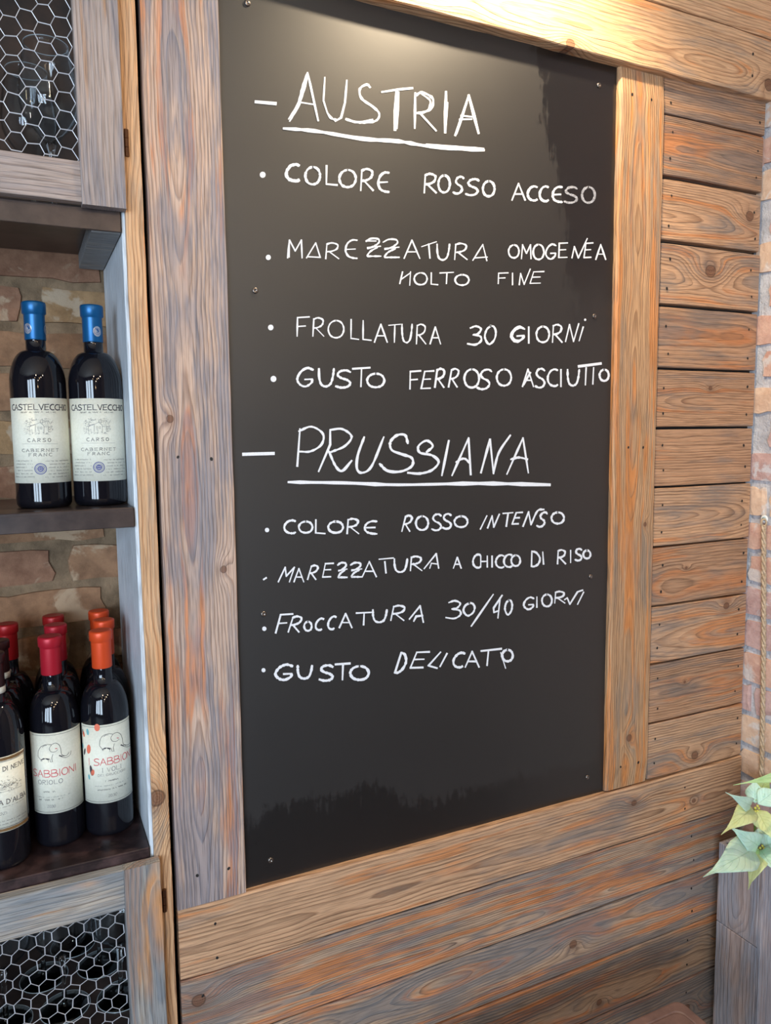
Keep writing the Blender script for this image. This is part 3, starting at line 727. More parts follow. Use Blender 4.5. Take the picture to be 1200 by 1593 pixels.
# box-like top of the lower compartment and the floor shelf of glasses
incab(box('shelf', -.4185, SX - .0015, .004, .262, .552, .566, M['steel_dark'], None, .001))
incab(box('shelf', -.4185, SX - .0015, .004, .262, .10, .118, M['steel_dark'], None, .001))
incab(box('shelf', -.4185, SX - .0015, .004, .262, 2.18, 2.194, M['steel_dark'], None, .001))
incab(box('back_panel', -.418, SX - .001, .258, .2625, 1.758, 2.178, noisy('upper_back', (30, 22, 17), (74, 50, 34), 9, .7, .3, .001), None))
dk = noisy('compartment_back', (14, 12, 12), (30, 25, 23), 12, .8, .3, .001)
for n_, c_ in (('compartment_back', None),):
    o = cabplank('back_panel', -.418, SX - .001, .12, .82, dk, .262, .004, False)
def hexwire(x0, x1, z0, z1, y, cell, pointy, seed, rot=0.0):
    rnd = random.Random(seed); vs, fs = [], []; pts = {}; segs = set()
    s = cell / math.sqrt(3)
    def P(i, j, k):
        # corner k of hex (i, j)
        if pointy: cx = cell * (i + .5 * (j & 1)); cz = s * 1.5 * j; a = PI / 6 + k * PI / 3
        else: cx = s * 1.5 * i; cz = cell * (j + .5 * (i & 1)); a = k * PI / 3
        return (round(cx + s * math.cos(a), 6), round(cz + s * math.sin(a), 6))
    ni = int((x1 - x0) / (cell if pointy else s * 1.5)) + 2; nj = int((z1 - z0) / (s * 1.5 if pointy else cell)) + 2
    cor = {}
    def key(p): return (round(p[0] * 2e3), round(p[1] * 2e3))
    for i in range(ni):
        for j in range(nj):
            c = [P(i, j, k) for k in range(6)]
            for k in range(6):
                a, b = key(c[k]), key(c[(k + 1) % 6]); cor.setdefault(a, c[k]); cor.setdefault(b, c[(k + 1) % 6])
                segs.add((min(a, b), max(a, b)))
    jit = {k: Vector((rnd.uniform(-.0011, .0011), rnd.uniform(-.0010, .0010), rnd.uniform(-.0011, .0011))) for k in sorted(cor)}
    for a, b in sorted(segs):
        pa, pb = cor[a], cor[b]
        A = Vector((x0 + pa[0], y, z0 + pa[1])) + jit[a]; B = Vector((x0 + pb[0], y, z0 + pb[1])) + jit[b]
        if min(A.x, B.x) < x0 or max(A.x, B.x) > x1 or min(A.z, B.z) < z0 or max(A.z, B.z) > z1: continue
        twisted = (abs(A.x - B.x) < .004) if pointy else (abs(A.z - B.z) < .004)
        tube_geo([A, B], .00078 if twisted else .00052, 4, vs, fs)
    return vs, fs
def door(x0, x1, z0, z1, sw, rw_b, rw_t, pals, cell, pointy, hinges, label, yw=-.004):
    dr = empty('door', (0, 0, 0)); dr.parent = cab; dr.location = Vector(((x0 + x1) / 2, -.01, z0)) - cab.location
    base = Vector(((x0 + x1) / 2, -.01, z0)); dr['label'] = label
    def dp(name, a, b, c, d, mat, yf, th, vert, **kw):
        o = plank(name, a, b, c, d, mat, None, yf, th, vert, **kw); ml = o.matrix_basis.copy(); o.parent = dr; o.matrix_basis = Matrix.Translation(-base) @ ml; return o
    dp('stile', x1 - sw, x1, z0 - .003 if pointy is False else z0, z1, pals[0], -.0235, .0195, True, bev=.0012, wob=.0003)
    dp('stile', x0, x0 + sw, z0, z1, pals[0], -.0235, .0195, True, bev=.0012, wob=.0003)
    dp('rail', x0 + sw, x1 - sw - .0003, z0, z0 + rw_b, pals[1], -.0215, .0175, False, bev=.0012, wob=.0003)
    dp('rail', x0 + sw, x1 - sw - .0003, z1 - rw_t, z1, pals[2], -.0215, .0175, False, bev=.0012, wob=.0003)
    vs, fs = hexwire(x0 + sw - .004, x1 - sw + .004, z0 + rw_b - .004, z1 - rw_t + .004, yw, cell, pointy, 3 + int(z0 * 10))
    o = mesh_obj('chicken_wire', [v - base for v in vs], fs, M['wire'], dr)
    for hz in hinges:
        bm = bmesh.new(); hx = x1 + .0055
        for q in range(3):
            r_ = bmesh.ops.create_cone(bm, cap_ends=True, segments=12, radius1=.0031, radius2=.0031, depth=.0112)
            for v in r_['verts']: v.co = Vector((hx + v.co.x, -.0075 + v.co.y, hz + (q - 1) * .0118 + v.co.z))
        box_bm(x1 + .0002, hx, -.0066, -.0046, hz - .012, hz + .012, 0, bm)
        bmesh.ops.translate(bm, verts=bm.verts, vec=-base)
        bm_obj('hinge', bm, M['bronze'], dr)
    return dr
door(-.40, .1425, 1.7575, 2.40, .0555, .0515, .055,
     (wood('door_stile', 'mauve', 91.2, -.05, .06, 0, .03, .0044, orange=.0, grey=.55, contrast=.7),
      wood('door_rail', 'mauve', 92.4, .03, .03, 0, .06, .0056, orange=.30, grey=.25),
      wood('door_rail_t', 'greyrose', 93.4, .03, .03, 0, .06, .0056, orange=.30, grey=.25)), .0232, False, (1.845, 2.3),
     'upper door framing chicken wire')
door(-.40, .1485, .14, .8265, .0515, .055, .060,
     (wood('low_door_stile', 'grey', 95.2, -.02, .03, 0, .06, .0052, orange=.50, grey=.85),
      wood('low_door_rail', 'grey', 96.4, .03, .03, 0, .06, .0056, orange=.2, grey=.5),
      wood('low_door_rail_t', 'grey', 97.4, .022, .02, 0, .06, .0050, orange=.55, grey=.80)), .0213, True, (.7555, .24),
     'lower door framing chicken wire')

# ------------------------------------------------------------------ bottles
def bottle_prof(H, R, rn, zs, lab=0):
    """profile of a tall-shouldered wine bottle"""
    p = [(0, .0), (R * .80, .0), (R * .93, .0015), (R * .99, .006), (R, .011)]
    p += [(R, zs * f) for f in (.3, .6, .9)]
    for a in range(0, 10):
        t = a / 9
        ang = t * PI / 2
        rr = rn + (R - rn) * (math.cos(ang) ** .95)
        p.append((rr, zs + (H * .155) * (math.sin(ang) ** 1.15)))
    p += [(rn * .97, zs + H * .20), (rn * .95, H - .004), (rn * .8, H - .002), (0, H - .002)]
    return p
def capsule_prof(H, rc, zb, lip, topr=None):
    return [(rc * .97, zb), (rc, zb + .001), (rc * .985, H - lip - .002), (rc * 1.0, H - lip - .0005), (rc * 1.13, H - lip + .0012), (rc * 1.14, H - .003), (rc * 1.09, H - .0008), (rc * .9, H), (rc * .55, H - .0006), (0, H - .0006)]
def cylpt(R, s, t, lift=0.0, a0=0.0):
    a = a0 + s / R; return ((R + lift) * math.sin(a), -(R + lift) * math.cos(a), t)
def curved_sheet(name, R, s0, s1, t0, t1, mat, parent, lift, a0=0.0, n=28):
    vs = []; fs = []
    for i in range(n + 1):
        s = s0 + (s1 - s0) * i / n
        vs.append(cylpt(R, s, t0, lift, a0)); vs.append(cylpt(R, s, t1, lift, a0))
    for i in range(n): fs.append((2 * i, 2 * i + 2, 2 * i + 3, 2 * i + 1))
    # edges turned in so the sheet has thickness
    k = len(vs)
    for i in range(n + 1):
        s = s0 + (s1 - s0) * i / n
        vs.append(cylpt(R, s, t0, 0.00002, a0)); vs.append(cylpt(R, s, t1, .00002, a0))
    for i in range(n):
        fs.append((2 * i, k + 2 * i, k + 2 * i + 2, 2 * i + 2)); fs.append((2 * i + 1, 2 * i + 3, k + 2 * i + 3, k + 2 * i + 1))
    return mesh_obj(name, vs, fs, mat, parent, True)
class Print:
    """flat print on the curved label of a bottle standing at (bx, by, bz), body radius R"""
    def __init__(s, bx, by, bz, R, lift=.00055, a0=0.0):
        s.b = (bx, by, bz); s.R = R; s.lift = lift; s.g = {}; s.a0 = a0; s.rnd = random.Random(5)
    def st(s, px, py):
        Y = s.b[1] - s.R
        for _ in range(4):
            p = at(px, py, Y); x = max(-s.R * .985, min(s.R * .985, p.x - s.b[0])); Y = s.b[1] - math.sqrt(s.R ** 2 - x * x)
        return s.R * math.asin(x / s.R), p.z - s.b[2]
    def fn(s, x, y, l=0.): return cylpt(s.R, x, y, s.lift + .00005 * l, s.a0)
    def buf(s, ink): return s.g.setdefault(ink, ([], []))
    def stroke(s, ink, pts, w):
        vs, fs = s.buf(ink); ribbon(pts, w, vs, fs, s.fn, .15, s.rnd)
    def px(s, ink, tok, w, off=(0, 0, 1)):
        """stroke traced in crop pixels (off = x, y, scale)"""
        for t in tok.split('|'):
            s.stroke(ink, [s.st(off[0] + p[0] / off[2], off[1] + p[1] / off[2]) for p in parse(t)], w)
    def text(s, ink, string, x0, y0, x1, y1, off, h, w, gap=.28, serif=True):
        (sa, ta), (sb, tb) = s.st(off[0] + x0 / off[2], off[1] + y0 / off[2]), s.st(off[0] + x1 / off[2], off[1] + y1 / off[2])
        t = (ta + tb) / 2; s.caps(ink, string, sa, sb, t, h, w, gap, serif)
    def caps(s, ink, string, sa, sb, t, h, w, gap=.28, serif=True):
        wd = {'I': .28, ' ': .5, "'": .3}
        tot = sum(wd.get(c, 1.) for c in string) + gap * (len(string) - 1); u = (sb - sa) / tot; x = sa
        for c in string:
            cw = wd.get(c, 1.) * u
            if c != ' ':
                for st_ in GL[c].split('|'):
                    pts = [(x + (p[0] if c != 'I' else .5) * cw, t + h / 2 - p[1] * h) for p in parse(st_)]
                    s.stroke(ink, pts, w)
                    if serif and st_[0] == '-' and c not in 'LZz':
                        for q in (pts[0], pts[-1]):
                            if abs(pts[-1][1] - pts[0][1]) > h * .7 or c in 'ANM':
                                s.stroke(ink, [(q[0] - u * .17, q[1]), (q[0] + u * .17, q[1])], w * .6)
            x += cw + gap * u
    def scrawl(s, ink, sa, sb, t, h, w):
        """a line of text too small to read"""
        x = sa; pts = []; up = 0
        while x < sb:
            if s.rnd.random() < .13:
                if len(pts) > 1: s.stroke(ink, pts, w)
                pts = []; x += h * .5; continue
            pts.append((x, t + (h * .45 if up else -h * .4) * s.rnd.uniform(.4, 1))); up = 1 - up; x += h * s.rnd.uniform(.22, .42)
        if len(pts) > 1: s.stroke(ink, pts, w)
    def scrawl_px(s, ink, x0, y0, x1, y1, off, h, w):
        (sa, ta), (sb, tb) = s.st(off[0] + x0 / off[2], off[1] + y0 / off[2]), s.st(off[0] + x1 / off[2], off[1] + y1 / off[2])
        s.scrawl(ink, sa, sb, (ta + tb) / 2, h, w)
    def oval(s, ink, c, rx, ry, ang=0., n=10):
        vs, fs = s.buf(ink); b0 = len(vs)
        for k in range(n):
            a = 2 * PI * k / n; x, y = rx * math.cos(a), ry * math.sin(a)
            vs.append(s.fn(c[0] + x * math.cos(ang) - y * math.sin(ang), c[1] + x * math.sin(ang) + y * math.cos(ang), .8))
        fs.append(tuple(range(b0, b0 + n)))
    def ring(s, ink, c, r, w, n=20): s.stroke(ink, [(c[0] + r * math.cos(2 * PI * k / n), c[1] + r * math.sin(2 * PI * k / n)) for k in range(n + 1)], w)
    def build(s, parent, name='print'):
        for ink, (vs, fs) in s.g.items():
            if vs: mesh_obj(name, vs, fs, M[ink], parent)['kind'] = 'stuff'

BOT = {}
def make_bottle(kind, x, y, z, H, R, rn, zs, cap_mat, zc, lip, label, group):
    root = empty('wine_bottle', (x, y, z))
    tag(root, label, 'bottle', group)
    lathe('glass_body', bottle_prof(H, R, rn, zs), M['bottle'], root, 48)
    lathe('capsule', capsule_prof(H, rn * 1.04, zc, lip), cap_mat, root, 40)
    return root
def copy_tree(o, parent=None):
    c = o.copy(); SC.collection.objects.link(c); c.parent = parent
    for ch in list(o.children): copy_tree(ch, c)
    return c

# two bottles with blue capsules, on the upper shelf
UX, UY, UZ, UH, UR = .0235, .082, 1.350, .2912, .0373
b1 = make_bottle('castel', UX, UY, UZ, UH, UR, .0136, .178, M['blue_cap'], .2375, .0175,
                 'left of the two blue-capped wine bottles on the upper shelf', 'blue-capped wine bottles')
lab = curved_sheet('paper_label', UR, -.0525, .0525, .0365, .1552, M['paper'], b1, .0003)
P = Print(UX, UY, UZ, UR); O = (0, 600, 1200 / 220)
P.text('ink', 'CASTELVECCHIO', 108, 188, 556, 184, O, .0076, .0014, .22)
P.scrawl_px('ink', 178, 228, 472, 226, O, .0028, .00045)
rnd = random.Random(9)
for cx, cy, rx, ry, nn in ((400, 305, 52, 32, 60), (245, 315, 38, 34, 46), (330, 405, 110, 9, 34), (425, 365, 28, 30, 34), (225, 370, 22, 34, 24), (300, 285, 40, 12, 16)):
    for _ in range(nn):
        a = rnd.uniform(0, 2 * PI); r_ = math.sqrt(rnd.random()); X = cx + rx * r_ * math.cos(a); Y_ = cy + ry * r_ * math.sin(a)
        P.stroke('ink_grey', [P.st(X / O[2], 600 + Y_ / O[2]), P.st((X + rnd.uniform(-12, 12)) / O[2], 600 + (Y_ + rnd.uniform(-9, 9)) / O[2])], .0004)
P.px('ink_grey', '-250,400 250,350 300,330 300,400|-300,330 340,312 372,340 372,400|-340,312 340,290 360,285 360,330|-372,350 410,345 412,398|-235,350 270,335 305,328|-262,398 262,375 274,375 274,398|-320,350 332,350 332,368 320,368 320,350|-345,350 356,350 356,368 345,368 345,350|-320,378 332,378 332,396', .0005, O)
P.text('ink', 'CARSO', 235, 462, 430, 462, O, .0046, .0007, .75)
P.px('ink_grey', '-190,494 490,492', .0003, O)
P.text('ink', 'CABERNET', 190, 548, 495, 546, O, .0040, .0006, .55)
P.text('ink', 'FRANC', 245, 587, 440, 584, O, .0040, .0006, .6)
for k in range(6):
    y = 637 + k * 27
    P.scrawl_px('ink_grey', 142 - k, y + 2, 300 - (18 if 0 < k < 5 else 0), y, O, .0024, .00033)
    P.scrawl_px('ink_grey', 385 + (25 if 0 < k < 5 else 0), y, 585, y - 2, O, .0024, .00033)
cs = P.st(345 / O[2], 600 + 706 / O[2]); P.ring('ink_blue', cs, .0074, .0012); P.ring('ink_blue', cs, .0055, .0006)
P.oval('ink_blue', cs, .0042, .0042, n=16); P.g.setdefault('paper', ([], []))
vs_, fs_2 = P.buf('paper'); P.lift = .0008
P.stroke('paper', [(cs[0] - .0022, cs[1] + .0012), (cs[0] - .0002, cs[1] + .0012)], .0006); P.stroke('paper', [(cs[0] + .0006, cs[1] + .0012), (cs[0] + .0024, cs[1] + .0012)], .0006)
P.stroke('paper', [(cs[0] - .0022, cs[1] - .001), (cs[0], cs[1] - .0022), (cs[0] + .0022, cs[1] - .001)], .0005)
P.build(lab)
b2 = copy_tree(b1); b2.location = (.1004, .0825, UZ)
b2['label'] = 'right of the two blue-capped wine bottles, against the cabinet side'
def seal(root, ang):
    rc = .0136 * 1.04; p = Print(0, 0, 0, rc, .0004, ang); p.oval('silver', (0, .2375 + .0150), .0058, .0074, n=20); p.lift = .0005
    p.ring('ink_blue', (0, .2375 + .0150), .0046, .0005); p.stroke('ink_blue', [(-.002, .255), (.002, .255)], .0008); p.stroke('ink_blue', [(-.0016, .2505), (.0016, .2505)], .0008)
    p.build(root, 'seal')
seal(b1, -.72); seal(b1, 1.35); seal(b2, .38)

# bottles on the lower shelf
LZ, LH, LR, RN = .841, .3152, .0355, .0142
def sab(x, y, cap, label, group, nolabel=False):
    b = make_bottle('sab', x, y, LZ, LH, LR, RN, .186, M[cap], .2575, .0158, label, group)
    return b
red1 = sab(.0195, .093, 'red_cap', 'front bottle with crimson cap and white label reading ORIOLO', 'red-capped wine bottles')
org1 = sab(.0908, .092, 'orange_cap', 'front bottle with orange cap and white label dotted with feathers', 'orange-capped wine bottles')
O = (0, 1100, 5)
MAM = ('~298,385 300,345 320,308 360,290 402,292|~400,292 430,279 458,292 472,325 478,365 500,383|~402,292 385,320 395,345 425,348 450,330|~462,378 505,392 542,372 552,338|~478,372 515,376 536,350|'
       '~300,385 312,400 322,415|~322,415 338,398 352,402|~350,398 372,400 388,405 392,426|-378,428 374,404|~412,365 404,395 408,424|-396,426 412,424|-318,420 332,418|~330,312 345,300 365,296')
def sab_label(root, kind):
    bx, by, _ = root.location
    lab = curved_sheet('paper_label', LR, -.0455, .0455, .0545, .1775, M['paper'], root, .0003)
    P = Print(bx, by, LZ, LR)
    for k, (a, b) in enumerate((((-.043), (.043)),)):
        for t in (.0572, .1748): P.stroke('ink', [(a + (b - a) * i / 20, t) for i in range(21)], .00045)
        for s_ in (a, b): P.stroke('ink', [(s_, .0572 + (.1176) * i / 6) for i in range(7)], .00045)
    if kind == 'red':
        P.px('ink', MAM, .0006, O); P.px('ink', '-325,408 345,402|-360,402 378,408|-462,376 482,384', .0022, O); P.px('ink_red', '-432,322 444,322', .0014, O)
        P.text('ink_red', 'I SABBIONI', 238, 492, 590, 455, O, .0105, .0011, .16, False)
        P.text('ink_grey', 'ORIOLO', 302, 582, 487, 566, O, .0064, .0008, .3)
        P.scrawl_px('ink', 340, 660, 450, 650, O, .0034, .0005)
        P.scrawl_px('ink_grey', 268, 688, 545, 658, O, .0018, .0003)
        P.scrawl_px('ink', 300, 716, 502, 700, O, .0032, .0005)
        P.text('ink_grey', '30', 402, 770, 432, 768, O, .0042, .0005, .3, False); P.text('ink_grey', 'ZO', 370, 772, 400, 770, O, .0036, .0005, .3, False)
    else:
        sh = (O[0] + 93.5, O[1] - 17, O[2])
        sh = (0 + 95.5, 1100 - 16.5, 5)
        P.px('ink', MAM, .0006, sh); P.px('ink', '-325,408 345,402|-360,402 378,408|-462,376 482,384', .0022, sh); P.px('ink_red', '-432,322 444,322', .0014, sh)
        P.text('ink_red', 'I SABBIONI', 690, 408, 1012, 356, O, .0105, .0011, .16, False)
        P.text('ink_grey', 'I VOLI', 795, 486, 942, 462, O, .0066, .0008, .3)
        P.text('ink_grey', 'DEI GRUCCIONI', 762, 524, 972, 488, O, .0036, .0005, .3, False)
        P.scrawl_px('ink', 820, 574, 920, 556, O, .0034, .0005)
        P.scrawl_px('ink_grey', 726, 608, 1000, 552, O, .0018, .0003)
        P.scrawl_px('ink', 760, 636, 980, 600, O, .0032, .0005)
        P.text('ink_grey', 'ZO', 845, 688, 874, 684, O, .0036, .0005, .3, False); P.text('ink_grey', '30', 878, 682, 910, 672, O, .0042, .0005, .3, False)
        P.lift = .0007
        for ink, cx, cy, rx, ry, an in (('ink_orange', 756, 158, 20, 28, 0), ('ink_teal', 684, 192, 12, 24, .1), ('ink_orange', 655, 208, 10, 22, .2), ('ink', 648, 190, 6, 22, -.1),
                                        ('ink_orange', 692, 326, 18, 36, -.15), ('ink', 662, 345, 9, 28, -.3), ('ink_teal', 650, 300, 7, 18, .2), ('ink_orange', 724, 508, 13, 24, -.2), ('ink', 712, 492, 12, 40, .15), ('ink_teal', 696, 542, 9, 20, .1)):
            c = P.st(cx / 5, 1100 + cy / 5); k = .00021
            P.oval(ink, c, rx * k, ry * k, an)
    P.build(lab)
sab_label(red1, 'red'); sab_label(org1, 'orange')
def bare(src, x, y, cap, label, group):
    b = src.copy(); SC.collection.objects.link(b); b.location = (x, y, LZ); b['label'] = label; b['group'] = group
    for ch in src.children:
        if ch.name.startswith(('glass_body', 'capsule')):
            c = ch.copy(); SC.collection.objects.link(c); c.parent = b
            if ch.name.startswith('capsule') and cap:
                c.data = ch.data.copy(); c.data.materials[0] = M[cap]
    return b
bare(red1, .0300, .1640, 'red_cap', 'crimson-capped bottle directly behind the ORIOLO bottle', 'red-capped wine bottles')
bare(red1, .0290, .2335, 'deep_red_cap', 'dark red-capped bottle at the back against the bricks, middle column', 'red-capped wine bottles')
bare(org1, .1015, .1630, 'orange_cap', 'orange-capped bottle directly behind the feather-label bottle', 'orange-capped wine bottles')
bare(org1, .1000, .2340, 'orange_cap', 'orange-capped bottle at the very back of the right column', 'orange-capped wine bottles')
bare(red1, -.0400, .2080, 'deep_red_cap', 'red-capped bottle at the left photo edge behind the brown-capped ones', 'red-capped wine bottles')
bare(red1, -.1110, .1640, 'deep_red_cap', 'red-capped bottle behind the brown-capped ones, further into the left of the shelf', 'red-capped wine bottles')
nv = make_bottle('neive', -.0570, .062, LZ, .3075, LR, RN, .190, M['brown_cap'], .2480, .014, 'front bottle at left photo edge, cream label with dark gold border', 'brown-capped wine bottles')
nv2 = copy_tree(nv); nv2.location = (-.0520, .1340, LZ); nv2['label'] = 'brown-capped bottle just behind the gold-bordered label bottle'
for b in (nv, nv2):
    curved_sheet('foil_band', RN * 1.05, -.018, .018, .2500, .2590, M['paper'], b, .0003, a0=.75, n=12)
lab = curved_sheet('paper_label', LR, -.040, .0432, .0575, .1660, M['paper'], nv, .0003)
P = Print(-.057, .062, LZ, LR, a0=0)
for t in (.0605, .1630): P.stroke('ink_gold', [(-.040 + .083 * i / 20, t) for i in range(21)], .0042)
P.stroke('ink', [(.0422, .0575 + .1085 * i / 6) for i in range(7)], .0018)
for t in (.0640, .1596): P.stroke('ink', [(-.040 + .083 * i / 20, t) for i in range(21)], .0007)
P.caps('ink', 'CASTELLO DI NEIVE', -.040, .0395, .1490, .0062, .0009, .25)
rnd = random.Random(4)
for _ in range(150):
    x, y = rnd.gauss(.012, .010), rnd.gauss(.1235, .0038); x = max(-.012, min(.03, x))
    P.stroke('ink', [(x, y), (x + rnd.uniform(-.0025, .0025), y + rnd.uniform(-.0016, .0016))], .0004)
P.stroke('ink_grey', [(-.010, .1165), (.032, .1150)], .0004)
P.caps('ink', "BARBERA D'ALBA", -.036, .0385, .1010, .0066, .0010, .25)
P.scrawl('ink_grey', -.03, .034, .0940, .0018, .0003); P.caps('ink_grey', 'Z0ZI', -.006, .008, .0850, .0036, .0005, .25, False)
P.scrawl('ink_grey', -.034, .0385, .0735, .0024, .0004); P.scrawl('ink_grey', -.03, .036, .0690, .0016, .0003)
P.build(lab)

# ------------------------------------------------------------------ wine glasses
def glass_prof(hs, hb, rb, rr, rf):
    """outer then inner: foot radius rf, stem height hs, bowl height hb, widest rb, rim rr"""
    o = [(rf, 0), (rf, .0012), (rf * .6, .0030), (.006, .0060), (.0038, .012), (.0034, hs * .5), (.0042, hs * .9), (.0075, hs)]
    i = []
    for k in range(1, 13):
        t = k / 12; r = rb * math.sin(min(1, t / .42) * PI / 2) ** .75 if t < .42 else rb + (rr - rb) * ((t - .42) / .58) ** 1.4
        o.append((max(r, .009), hs + .002 + (hb - .002) * t)); i.append((max(r, .009) - .0007, hs + .002 + (hb - .002) * t + (.0008 if k < 12 else 0)))
    return [(0, 0)] + o + i[::-1] + [(0, hs + .004)]
def wine_glass(x, y, z, hs, hb, rb, rr, rf, label, group):
    root = empty('wine_glass', (x, y, z)); tag(root, label, 'glass', group)
    prof = glass_prof(hs, hb, rb, rr, rf)
    cut = next(i for i, p in enumerate(prof) if p[1] >= hs)
    stem = prof[:cut + 1] + [(0, hs)]
    bowl = [(0, hs - .0002)] + prof[cut:]
    lathe('foot_and_stem', stem, M['glass'], root, 36); lathe('bowl', bowl, M['thin_glass'], root, 44)
    for nm, r_, z_, t_ in (('rim', rr - .0003, hs + hb, .00055), ('foot_glint', rf, .0008, .0007)):  # rings added as bright edge lines on rim and foot
        v_, f_ = tube_geo([(r_ * math.cos(2 * PI * k / 40), r_ * math.sin(2 * PI * k / 40), z_) for k in range(40)], t_, 5, closed=True)
        mesh_obj(nm, v_, f_, M['edge_glint'], root, True)
    return root
g1 = wine_glass(.0595, .11, 1.757, .112, .135, .0405, .030, .037, 'large tulip wine glass behind the upper wire door, right', 'wine glasses behind the upper door')
for x, y, l in ((-.052, .11, 'wine glass cut by the left photo edge behind the upper wire door'), (.035, .205, 'rear wine glass against the bricks behind the upper wire door'), (-.15, .13, 'wine glass far left behind the upper wire door')):
    c = copy_tree(g1); c.location = (x, y, 1.757); c['label'] = l
g2 = wine_glass(.0110, .085, .566, .086, .095, .0400, .031, .0365, 'wine glass in the middle of the lower wire door, front row', 'wine glasses behind the lower door')
for x, y, l in ((.0930, .072, 'wine glass beside the right stile of the lower wire door, front row'), (-.0710, .090, 'wine glass at the left photo edge behind the lower wire door'),
                (.0690, .165, 'second-row wine glass behind the lower wire door, nearer the right stile'), (-.0170, .172, 'second-row wine glass behind the lower wire door, left of centre'),
                (.0310, .238, 'rearmost wine glass behind the lower wire door')):
    c = copy_tree(g2); c.location = (x, y, .566); c['label'] = l

# ------------------------------------------------------------------ potted plant in the corner
PX, PZ = 1.3065, .567
pot = empty('potted_poinsettia', (1.355, -.085, 0))
tag(pot, 'pale green poinsettia in a tall weathered wooden planter box in the corner', 'plant')
pb = empty('planter_box', (0, 0, 0)); pb.parent = pot
def pbox(o): o.parent = pb; o.matrix_basis = Matrix.Translation(-pot.location) @ o.matrix_basis; return o
lm = wood('planter_side', 'planter', 101.3, .0, .02, 0, .06, .0075, (.12, .01, .010), None, .35, .55, .8)
lm2 = wood('planter_front', 'planter', 104.3, .01, .02, 0, .06, .0075, None, None, .1, 1.0, .6)
def board(x0, x1, y0, y1, z0, z1, m, axis):
    """upright board; grain vertical; axis = outward normal"""
    if axis == 'x':
        o = box('board', -(z1 - z0) / 2, (z1 - z0) / 2, -(y1 - y0) / 2, (y1 - y0) / 2, -(x1 - x0) / 2, (x1 - x0) / 2, m, None, .0012)
        o.matrix_basis = Matrix(((0, 0, -1, (x0 + x1) / 2), (0, -1, 0, (y0 + y1) / 2), (-1, 0, 0, (z0 + z1) / 2), (0, 0, 0, 1)))
    else:
        o = box('board', -(z1 - z0) / 2, (z1 - z0) / 2, -(x1 - x0) / 2, (x1 - x0) / 2, -(y1 - y0) / 2, (y1 - y0) / 2, m, None, .0012)
        o.matrix_basis = Matrix(((0, -1, 0, (x0 + x1) / 2), (0, 0, -1, (y0 + y1) / 2), (1, 0, 0, (z0 + z1) / 2), (0, 0, 0, 1)))
    return pbox(o)
YB, YF = -.030, -.1395
board(PX, PX + .010, YF + .009, YB, .3885, PZ, lm, 'x'); board(PX, PX + .010, YF + .009, YB, .004, .3870, lm, 'x')
board(PX, RW - .014, YF, YF + .0088, .004, PZ, lm2, 'y')
board(PX + .0105, RW - .014, YB - .009, YB, .004, PZ, lm2, 'y'); board(RW - .024, RW - .014, YF + .009, YB - .0095, .004, PZ, lm2, 'x')
so = bm_obj('soil', box_bm(PX + .0105, RW - .0245, YF + .0092, YB - .0095, .45, .535), M['soil'], pot); so.location = -pot.location
so['kind'] = 'stuff'

def leaf_mat(name, c1, c2, c3):
    m = new_mat(name, (1, 1, 1, 1), .5); N = NT(m.node_tree); b = m.node_tree.nodes['Principled BSDF']
    tc = N.n('ShaderNodeTexCoord').outputs['UV']; sp = N.n('ShaderNodeSeparateXYZ'); m.node_tree.links.new(tc, sp.inputs[0]); u, v, _ = sp.outputs
    av = N.m('ABSOLUTE', N.m('SUBTRACT', v, .5))
    vein = N.m('ABSOLUTE', N.m('SINE', N.m('MULTIPLY', N.m('SUBTRACT', u, N.m('MULTIPLY', av, .55)), 26.)))
    vein = N.m('SUBTRACT', 1.0, N.ss(vein, .0, .28)); mid = N.m('SUBTRACT', 1.0, N.ss(av, .0, .022))
    pos = N.n('ShaderNodeNewGeometry').outputs['Position']
    col = N.ramp(N.noise(pos, scale=28, detail=3), [(.35, lin(c1)), (.65, lin(c2))])
    col = N.mix(N.m('MULTIPLY', N.m('MAXIMUM', N.m('MULTIPLY', vein, .40), mid), .55), col, lin(c3))
    N.put(b.inputs['Base Color'], col); b.inputs['Transmission Weight'].default_value = 0
    b.inputs['Subsurface Weight'].default_value = .15; b.inputs['Subsurface Radius'].default_value = (.002, .004, .001)
    bp = N.n('ShaderNodeBump'); bp.inputs['Strength'].default_value = .5; bp.inputs['Distance'].default_value = .0012; bp.invert = True
    N.put(bp.inputs['Height'], N.m('MAXIMUM', vein, mid)); N.put(b.inputs['Normal'], bp.outputs[0])
    return m
LM = [leaf_mat('leaf_mint', (186, 222, 204), (206, 236, 214), (146, 186, 156)), leaf_mat('leaf_yellow', (204, 214, 150), (216, 230, 176), (168, 176, 104)),
      leaf_mat('leaf_green', (160, 200, 130), (190, 222, 160), (120, 160, 96))]
M['stem'] = new_mat('plant_stem', lin((116, 150, 70)), .6); M['bud'] = new_mat('plant_bud', lin((196, 190, 90)), .6)
